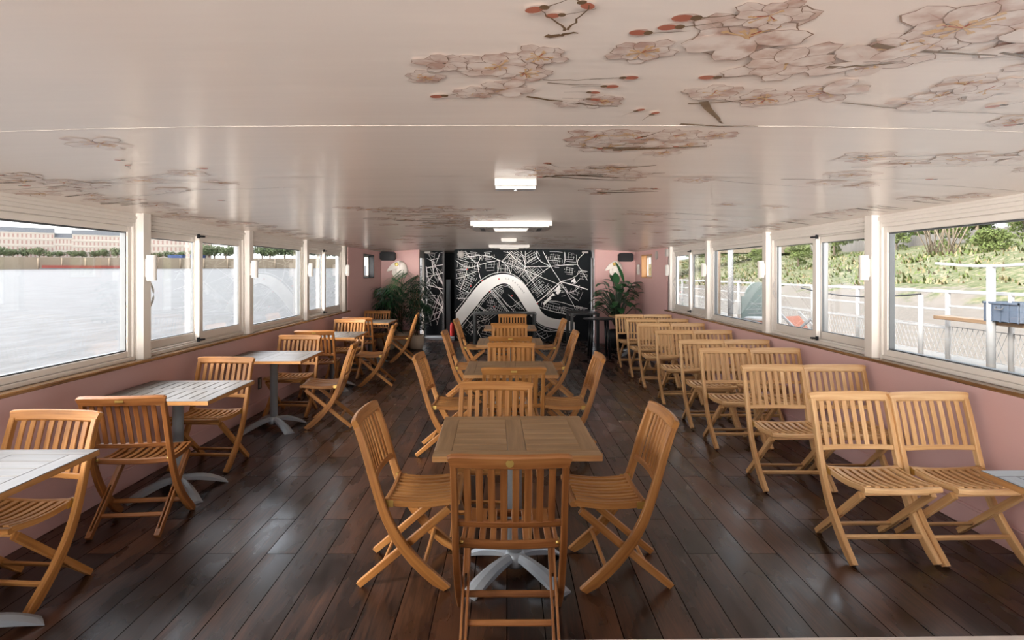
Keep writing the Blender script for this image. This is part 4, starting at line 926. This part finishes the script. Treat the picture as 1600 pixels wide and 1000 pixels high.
# ------------------------------------------------------------------ outside, left: river and far bank
TILT = .0137
def wz(y): return -1.35 + TILT * y
m = MB(); m.poly([(-900, -5, wz(-5)), (-3.4, -5, wz(-5)), (-3.4, 900, wz(900)), (-900, 900, wz(900))])
tag(m.build('river', 'water', norm=False), 'wide pale brown river outside the left windows', 'river', kind='structure')
m = MB(); m.poly([(-3.05, YB, -1.4), (-3.4, YB, -1.4), (-3.4, 17, -1.4), (-3.05, 17, -1.4)]); m.box(-3.4, -3.05, YB - .2, 17.3, -.5, -.03, axis=1); struct(m.build('trim_hull', 'white'), 'white hull edge below the left windows', 'hull')
def bankp(px, off=0):       # ground point on the far bank seen through image column px
    D = 330 + 90 * max(-300, px) / 480; D += off; return Vector(((px - 792) * D / 970, D, 0))
bl = [-300, 0, 130, 210, 300, 380, 440, 530, 560]
m = MB()
for a, b in zip(bl, bl[1:]):
    p, q = bankp(a), bankp(b); zt0, zt1 = wz(p.y) + 6.5, wz(q.y) + 6.5; p2, q2 = bankp(a, 60), bankp(b, 60)
    m.poly([(p.x, p.y, wz(p.y) - 1), (q.x, q.y, wz(q.y) - 1), (q.x, q.y, zt1), (p.x, p.y, zt0)]); m.poly([(p.x, p.y, zt0), (q.x, q.y, zt1), (q2.x, q2.y, zt1), (p2.x, p2.y, zt0)])
    m.poly([(p2.x, p2.y, zt0), (q2.x, q2.y, zt1), (q2.x, q2.y, -5), (p2.x, p2.y, -5)])
struct(m.build('quay_wall', 'stone2'), 'beige stone quay wall along the far river bank', 'quay')
for i in range(13):
    p = bankp(60 + i * 37, -2.2); m = MB(); m.tube([(p.x, p.y, wz(p.y) - .5), (p.x, p.y, wz(p.y) + 6.2)], .5, 8); tag(m.build('mooring_pile', 'trunk'), 'thin mooring pile against the far quay wall, ' + ['leftmost', 'second from the left', 'third from the left', 'fourth from the left', 'fifth from the left', 'sixth from the left', 'middle one', 'sixth from the right', 'fifth from the right', 'fourth from the right', 'third from the right', 'second from the right', 'rightmost'][i], 'mooring pile', 'mooring piles along the far quay')
def building(pa, pb, H, floors, cols, label, roofh=3.0):
    p, q = bankp(pa, 22), bankp(pb, 22); base = wz(p.y) + 6.4; d = q - p; L = d.length; ang = math.atan2(d.y, d.x)
    root = empty('building', (p.x, p.y, base), ang); tag(root, label, 'building', 'pale stone buildings across the river')
    m = MB(); m.box(0, L, 0, 14, 0, H)
    for f in range(1, floors + 1): m.box(-.2, L + .2, -.35, 0, H * f / floors - .35, H * f / floors)
    m.build('facade', 'stone', root)
    m = MB(); m.prism([(-.3, -.3, H), (-.3, 3.5, H + roofh), (-.3, 10.5, H + roofh), (-.3, 14.3, H)], (L + .6, 0, 0)); m.build('roof', 'roof', root)
    w = None
    for f in range(floors):
        for c in range(cols):
            x = L * (c + .5) / cols; z = H * f / floors + .8
            if w is None:
                m = MB(); m.box(-L / cols * .2, L / cols * .2, -.12, .05, 0, H / floors - 1.7); w = m.build('window', 'winbeige', root); w.location = (x, 0, z)
            else:
                n_ = w.copy(); COL.objects.link(n_); n_.parent = root; n_.location = (x, 0, z)
building(-150, -41, 14.5, 4, 16, 'pale building across the river at the far left edge')
building(-41, 85, 15, 4, 18, 'long pale building across the river with slate roof, leftmost in view')
building(85, 113, 12, 3, 5, 'narrow lower building across the river beside the long one')
building(113, 169, 14.2, 4, 9, 'four-storey building across the river right of the narrow one')
building(169, 237, 14, 4, 11, 'pale building across the river at the window post')
building(237, 330, 12.5, 3, 14, 'pale building across the river behind the sliding window')
def blob(m, c, r, n, sz, rnd, mi=0, flat=.75):
    for _ in range(n):
        v = Vector((rnd.gauss(0, 1), rnd.gauss(0, 1), rnd.gauss(0, 1))).normalized() * r * (.65 + .35 * rnd.random()); v.z *= flat
        p = Vector(c) + v; a = Vector((rnd.gauss(0, 1), rnd.gauss(0, 1), rnd.gauss(0, 1))).normalized(); b = a.cross(v).normalized() if a.cross(v).length > 0 else Vector((1, 0, 0)); s_ = sz * rnd.uniform(.6, 1.3)
        m.poly([p - a * s_, p + b * s_ * .6, p + a * s_, p - b * s_ * .6], mi)
G = random.Random(9)
tree0 = None
def far_tree_mesh():
    m = MB()
    for _ in range(7): blob(m, (G.uniform(-2.5, 2.5), G.uniform(-2, 2), G.uniform(2.5, 5)), 2.2, 90, .5, G)
    return m
for i in range(34):
    px = -30 + i * 17.5 + G.uniform(-5, 5); p = bankp(px, 6 + G.uniform(0, 8)); sc = G.uniform(.6, 1.05) * (1.0 if px < 320 else 1.8)
    if tree0 is None:
        root = empty('far_tree', (0, 0, 0)); far_tree_mesh().build('crown', 'treefar', root, norm=False); m = MB(); m.tube([(0, 0, -.5), (0, 0, 3.5)], .3, 8); m.build('trunk', 'trunk', root); tree0 = root; o = root
    else: o = copy_tree(tree0)
    o.location = (p.x, p.y, wz(p.y) + 6.2); o.scale = (sc * 1.2, sc, sc); o.rotation_euler = (0, 0, G.random() * 6); tag(o, 'green tree on the far quay, %s from the left' % ordn(i), 'tree', 'trees along the far quay')
pa, pb = bankp(62, -6), bankp(200, -6); m = MB(); zz = wz(pa.y); d = (pb - pa).normalized(); nn = Vector((-d.y, d.x, 0))
m.prism([pa + Vector((0, 0, zz - .2)), pb + Vector((0, 0, zz - .2)), pb + nn * 4 + Vector((0, 0, zz - .2)), pa + nn * 4 + Vector((0, 0, zz - .2))], (0, 0, .9)); bt = m.build('pontoon', 'darkgrey')
tag(bt, 'long low dark pontoon with red superstructure at the far quay', 'pontoon')
m = MB(); a_, b_ = pa + d * 1 + nn, pb - d * 1 + nn; m.prism([a_ + Vector((0, 0, zz + .7)), b_ + Vector((0, 0, zz + .7)), b_ + nn * 2 + Vector((0, 0, zz + .7)), a_ + nn * 2 + Vector((0, 0, zz + .7))], (0, 0, 1.5)); m.build('superstructure', 'barge', bt)
for px0, px1 in ((262, 285), (297, 316)):
    p, q = bankp(px0, 3), bankp(px1, 3); z = wz(p.y) + 6.5; m = MB(); m.prism([(p.x, p.y, z), (q.x, q.y, z), (q.x, q.y + 4, z), (p.x, p.y + 4, z)], (0, 0, 2.0)); tag(m.build('awning', 'tarp'), '%s blue awning on the far quay behind the trees' % ('left' if px0 < 290 else 'right'), 'awning', 'blue awnings on the far quay')

# ------------------------------------------------------------------ outside, right: pontoon deck, bank, trees
m = MB(); prof = [(6.9, -1.1), (12, -.7), (20, -.1), (25, .6), (30, 2.0), (38, 3.6), (46, 4.9), (60, 5.4), (120, 6)]
G2 = random.Random(4); grid_ = []
ysx = [-20 + 3.0 * i for i in range(70)]
for (xa, za) in [(lerp(prof[i][0], prof[i + 1][0], t), lerp(prof[i][1], prof[i + 1][1], t)) for i in range(len(prof) - 1) for t in (0, .25, .5, .75)]:
    grid_.append([m.bm.verts.new((xa + G2.uniform(-.3, .3), y, za + (G2.uniform(-.18, .18) if xa > 22 else G2.uniform(-.03, .03)) + .5 * math.sin(y * .06) * (xa > 22))) for y in ysx])
for r0, r1 in zip(grid_, grid_[1:]):
    for j in range(len(ysx) - 1): m.face([r0[j], r1[j], r1[j + 1], r0[j + 1]], smooth=True)
tag(m.build('river_bank', 'bank', norm=False), 'muddy foreshore rising to a grassy bank outside the right windows', 'river bank', kind='structure')
# grass tufts: uncountable
m = MB()
for k in range(9000):
    y = G2.uniform(0, 130); x = 24 + 20 * G2.random() ** 1.2; z = 0
    for (x0, z0), (x1, z1) in zip(prof, prof[1:]):
        if x0 <= x < x1: z = lerp(z0, z1, (x - x0) / (x1 - x0))
    z += .5 * math.sin(y * .06); a = G2.random() * 6.3; h = G2.uniform(.08, .32); dx, dy = .16 * math.cos(a), .12 * math.sin(a); t = G2.uniform(-.5, .5)
    m.poly([(x - dx, y - dy, z - .15), (x + dx, y + dy, z - .15), (x + t, y + t, z + h)], 0 if G2.random() < .6 else 1)
tag(m.build('bank_grass', ['tree2', 'strawgrass'], norm=False), 'rough green and straw-coloured grass covering the right bank', 'grass', kind='stuff')
m = MB(); m.box(3.1, 6.95, -6, 60, .20, .32, axis=1); struct(m.build('pontoon_deck', 'deck'), 'pale pontoon deck alongside the boat outside the right windows', 'deck')
m = MB(); m.box(5.2, 6.9, -6, 60, -1.4, .2, axis=1); struct(m.build('pontoon_float', 'deck'), 'pontoon float below the deck', 'deck')
# railing panels
RX = 6.5; ry = [5.0, 8.0, 9.15, 11.5, 13.2, 15.2, 17.4, 20, 23, 26, 30]
for i, (a, b) in enumerate(zip(ry, ry[1:])):
    root = empty('railing_panel', (RX, a, .32)); tag(root, 'white metal railing panel on the pontoon, %s from the camera' % (['nearest', 'second', 'third', 'fourth', 'fifth', 'sixth', 'seventh', 'eighth', 'ninth', 'farthest'][i]), 'railing', 'white railing panels on the pontoon')
    m = MB(); m.tube([(0, 0, 0), (0, 0, 1.03)], .035, 10); m.build('post', 'rail', root)
    m = MB(); m.box(-.025, .025, 0, b - a, .985, 1.03, .004); m.build('top_rail', 'rail', root)
    for z in ((.45, .72) if i > 1 else (.78,)): m = MB(); m.box(-.012, .012, 0, b - a, z, z + .03, .003); m.build('cross_rail', 'rail', root)
    m = MB(); n_ = int((b - a) / .1); m.box(-.005, .005, .04, b - a - .04, .08, .09); m.box(-.005, .005, .04, b - a - .04, .49, .50)
    for k in range(n_): y = .05 + k * .1; m.sweep([(0, y, .08), (0, min(b - a - .04, y + .22), .5)], .005, .005, (1, 0, 0), 0); m.sweep([(0, min(b - a - .04, y + .22), .08), (0, y, .5)], .005, .005, (1, 0, 0), 0)
    m.build('mesh_infill', 'rail', root)
m = MB(); m.box(6.25, 6.44, 6.2, 9.1, .93, .985, .005, axis=1); tag(m.build('wood_shelf', 'plank_wood'), 'long wooden plank shelf fixed along the pontoon railing', 'plank')
root = empty('crate', (6.33, 7.75, .986)); tag(root, 'blue plastic crate standing on the wooden plank at the railing', 'crate')
m = MB()
for a, b, c, d in ((-.16, .16, -.27, -.262), (-.16, .16, .262, .27), (-.16, -.152, -.27, .27), (.152, .16, -.27, .27)): m.box(a, b, c, d, 0, .25, axis=2)
m.box(-.16, .16, -.27, .27, 0, .008)
for y in (-.27, -.13, 0, .13, .255): m.box(-.172, -.16, y, y + .015, 0, .25)
m.build('shell', 'blue', root)
m = MB(); m.box(-.178, -.16, -.285, .285, .225, .252, .003); m.box(.16, .178, -.285, .285, .225, .252, .003); m.box(-.178, .178, -.285, -.27, .225, .252); m.box(-.178, .178, .27, .285, .225, .252); m.build('rim', 'blue', root)
m = MB(); m.tube([(-.178, -.06, .19), (-.20, -.05, .16), (-.20, .05, .16), (-.178, .06, .19)], .008, 8); m.build('handle', 'darkgrey', root)
root = empty('awning_post', (6.2, 7.95, .32)); tag(root, 'thick white post with a forked curved top beside the blue crate', 'post')
m = MB(); m.tube([(0, 0, 0), (0, 0, 1.38)], .05, 14); m.build('post', 'rail', root)
m = MB(); m.sweep([(0, -1.0 + .25 * k, 1.42 - .05 * math.sin(PI * k / 8) + .0) for k in range(9)], .06, .035, (1, 0, 0), .005); m.build('cross_arm', 'rail', root)
root = empty('gate_post', (5.9, 8.85, .32)); tag(root, 'slim pale post carrying a dark cable before the railing', 'post')
m = MB(); m.tube([(0, 0, 0), (0, 0, .97)], .035, 10); m.build('post', 'rail', root)
m = MB(); m.tube([(0, .3 * k, .98 - .10 * math.sin(PI * k / 12)) for k in range(13)], .012, 6); m.build('cable', 'black', root)
# tall poles and things farther along the pontoon
for x, y, h, lab in ((4.9, 13.6, 2.9, 'tall white pole outside the third right window'), (4.9, 9.6, 2.9, 'tall white pole outside the second right window'), (5.0, 14.8, 2.6, 'tall sandy wooden post outside the third right window')):
    m = MB(); m.tube([(x, y, .32), (x, y, .32 + h)], .06 if 'sandy' not in lab else .09, 14); tag(m.build('mast_pole', 'rail' if 'sandy' not in lab else 'plank_wood'), lab, 'pole')
root = empty('sign_board', (4.66, 11.5, .32), math.radians(20)); tag(root, 'round-topped grey-green board standing outside the third right window', 'board')
m = MB(); pts = [(-.38, 0, 0), (.38, 0, 0), (.38, 0, .85)] + [(.30 * math.cos(a), 0, .85 + .26 * math.sin(a)) for a in [PI * k / 14 for k in range(15)]] + [(-.38, 0, .85)]; m.prism(pts, (0, .03, 0)); m.build('panel', 'boardteal', root)
m = MB()
for z, w in ((.70, .2), (.60, .28), (.52, .24)): m.box(-w, w, -.004, 0, z, z + .018)
m.build('faded_band', 'rail', root)
m = MB(); m.box(-.3, -.26, .03, .35, 0, .03); m.box(.26, .3, .03, .35, 0, .03); m.build('support', 'darkgrey', root)
for i, (x, y, r) in enumerate(((4.25, 10.95, .30), (4.62, 10.85, .28), (4.02, 11.45, .30))):
    m = MB(); bmesh.ops.create_icosphere(m.bm, subdivisions=3, radius=r)
    for v in m.bm.verts: v.co *= 1 + .12 * math.sin(v.co.x * 30 + i) * math.cos(v.co.y * 27) + .06 * math.sin(v.co.z * 41); v.co.z = max(-.18, v.co.z * .8)
    for f in m.bm.faces: f.smooth = True
    tag(m.build('white_sack', 'sack', loc=(x, y, .32 + .18)), 'crumpled white sack on the pontoon, %s' % ['in the middle before the grey-green board', 'rightmost of the three', 'leftmost of the three'][i], 'sack', 'white sacks on the pontoon')
root = empty('bucket', (4.15, 10.25, .32)); tag(root, 'orange and white tub outside the third right window', 'tub')
m = MB(); m.lathe([(.16, 0), (.20, .50)], 24); m.build('body', 'orange', root); m = MB(); m.lathe([(.21, .50), (.215, .54), (.20, .55)], 24); m.build('rim', 'sack', root)
root = empty('deck_chair', (4.9, 10.2, .32), math.radians(30)); tag(root, 'folded white deck chair frame outside the second right window', 'deck chair')
for s in (-1, 1):
    m = MB(); m.sweep([(s * .25, -.45, 0), (s * .25, .3, .62)], .03, .04, (1, 0, 0), .004); m.build('frame_bar', 'rail', root)
    m = MB(); m.sweep([(s * .22, .4, 0), (s * .22, -.25, .55)], .03, .04, (1, 0, 0), .004); m.build('frame_bar', 'rail', root)
m = MB(); m.sweep([(0, -.42, .06), (0, -.1, .12), (0, .25, .55)], .42, .012, (1, 0, 0), .002); m.build('sling', 'orange', root)
# bridge in the distance
root = empty('bridge', (10, 95, 0)); tag(root, 'distant grey bridge deck on piers beyond the right bank', 'bridge')
m = MB(); m.box(-30, 60, 0, 6, 4.6, 5.6, axis=0); m.build('deck', 'stone2', root)
for x in (-8, 14, 34): m = MB(); m.box(x, x + 2.2, 1, 5, -3, 4.2); m.build('pier', 'stone2', root)
# fence on the bank
root = empty('bank_fence', (46.5, 0, 4.9)); tag(root, 'grey paling fence along the top of the right bank', 'fence')
m = MB()
for k in range(330): y = 8 + k * .36; m.box(0, .05, y, y + .33, -.8, .9 + .06 * math.sin(k * 1.7), axis=2)
m.build('palings', 'fence', root)
# trees on the right bank
protos = []
for v in range(3):
    root = empty('bank_tree', (0, 0, 0)); m = MB(); h = [7.5, 9.5, 6.0][v]
    for _ in range(16): blob(m, (G.uniform(-2.4, 2.4), G.uniform(-2.4, 2.4), G.uniform(h * .06, h)), G.uniform(1.1, 1.9), 170, .26, G)
    m.build('crown', ['tree', 'tree', 'tree2'][v], root, norm=False)
    m = MB(); m.tube([(0, 0, -.5), (.1, 0, h * .3), (-.1, .1, h * .8)], .2, 10, rs=[.28, .2, .08])
    for _ in range(6): a = G.random() * 6.3; m.tube([(0, 0, h * .3), (1.5 * math.cos(a), 1.5 * math.sin(a), h * .65)], .07, 6)
    m.build('trunk', 'trunk', root); protos.append(root)
first = [True] * 3; names = ['deep green tree behind the fence on the right bank', 'tall dark green tree behind the fence on the right bank', 'light green shrubby tree on the right bank']
gt = ['deep green trees on the right bank', 'tall trees on the right bank', 'light shrubby trees on the right bank']
for i in range(46):
    v = i % 3; y = 8 + i * 3.1 + G.uniform(-1, 1); x = 51 + G.uniform(-1, 14) if v < 2 else 42 + G.uniform(-2, 3); z = 5.0 if v < 2 else 4.1
    o = protos[v] if first[v] else copy_tree(protos[v]); first[v] = False
    sc = G.uniform(.85, 1.3) * (1 if v < 2 else .42); o.location = (x, y, z); o.scale = (sc, sc, sc); o.rotation_euler = (0, 0, G.random() * 6); tag(o, names[v] + ', %s nearest of its kind' % ordn(i // 3), 'tree', gt[v])
for i, (x, y) in enumerate(((33, 37), (35, 45), (31, 66), (34, 84))):
    o = copy_tree(protos[2]); o.location = (x, y, 2.4); o.scale = (.4, .4, .36); tag(o, 'round green bush partway up the grassy right bank, %s from the camera' % ordn(i), 'bush', 'bushes on the right bank')
for i in range(5):
    m = MB(); y0 = 50 + i * .7; 
    for k in range(4): m.tube([(36, y0, 3.0), (36 + G.uniform(-1, 1), y0 + G.uniform(-1.5, 1.5), 5.2), (36 + G.uniform(-1.5, 1.5), y0 + G.uniform(-2.5, 2.5), 7.5)], .05, 5)
    tag(m.build('bare_sapling', 'trunk'), 'bare pale sapling on the bank outside the nearest right window, %s from the right' % ordn(i), 'sapling', 'bare saplings on the right bank')
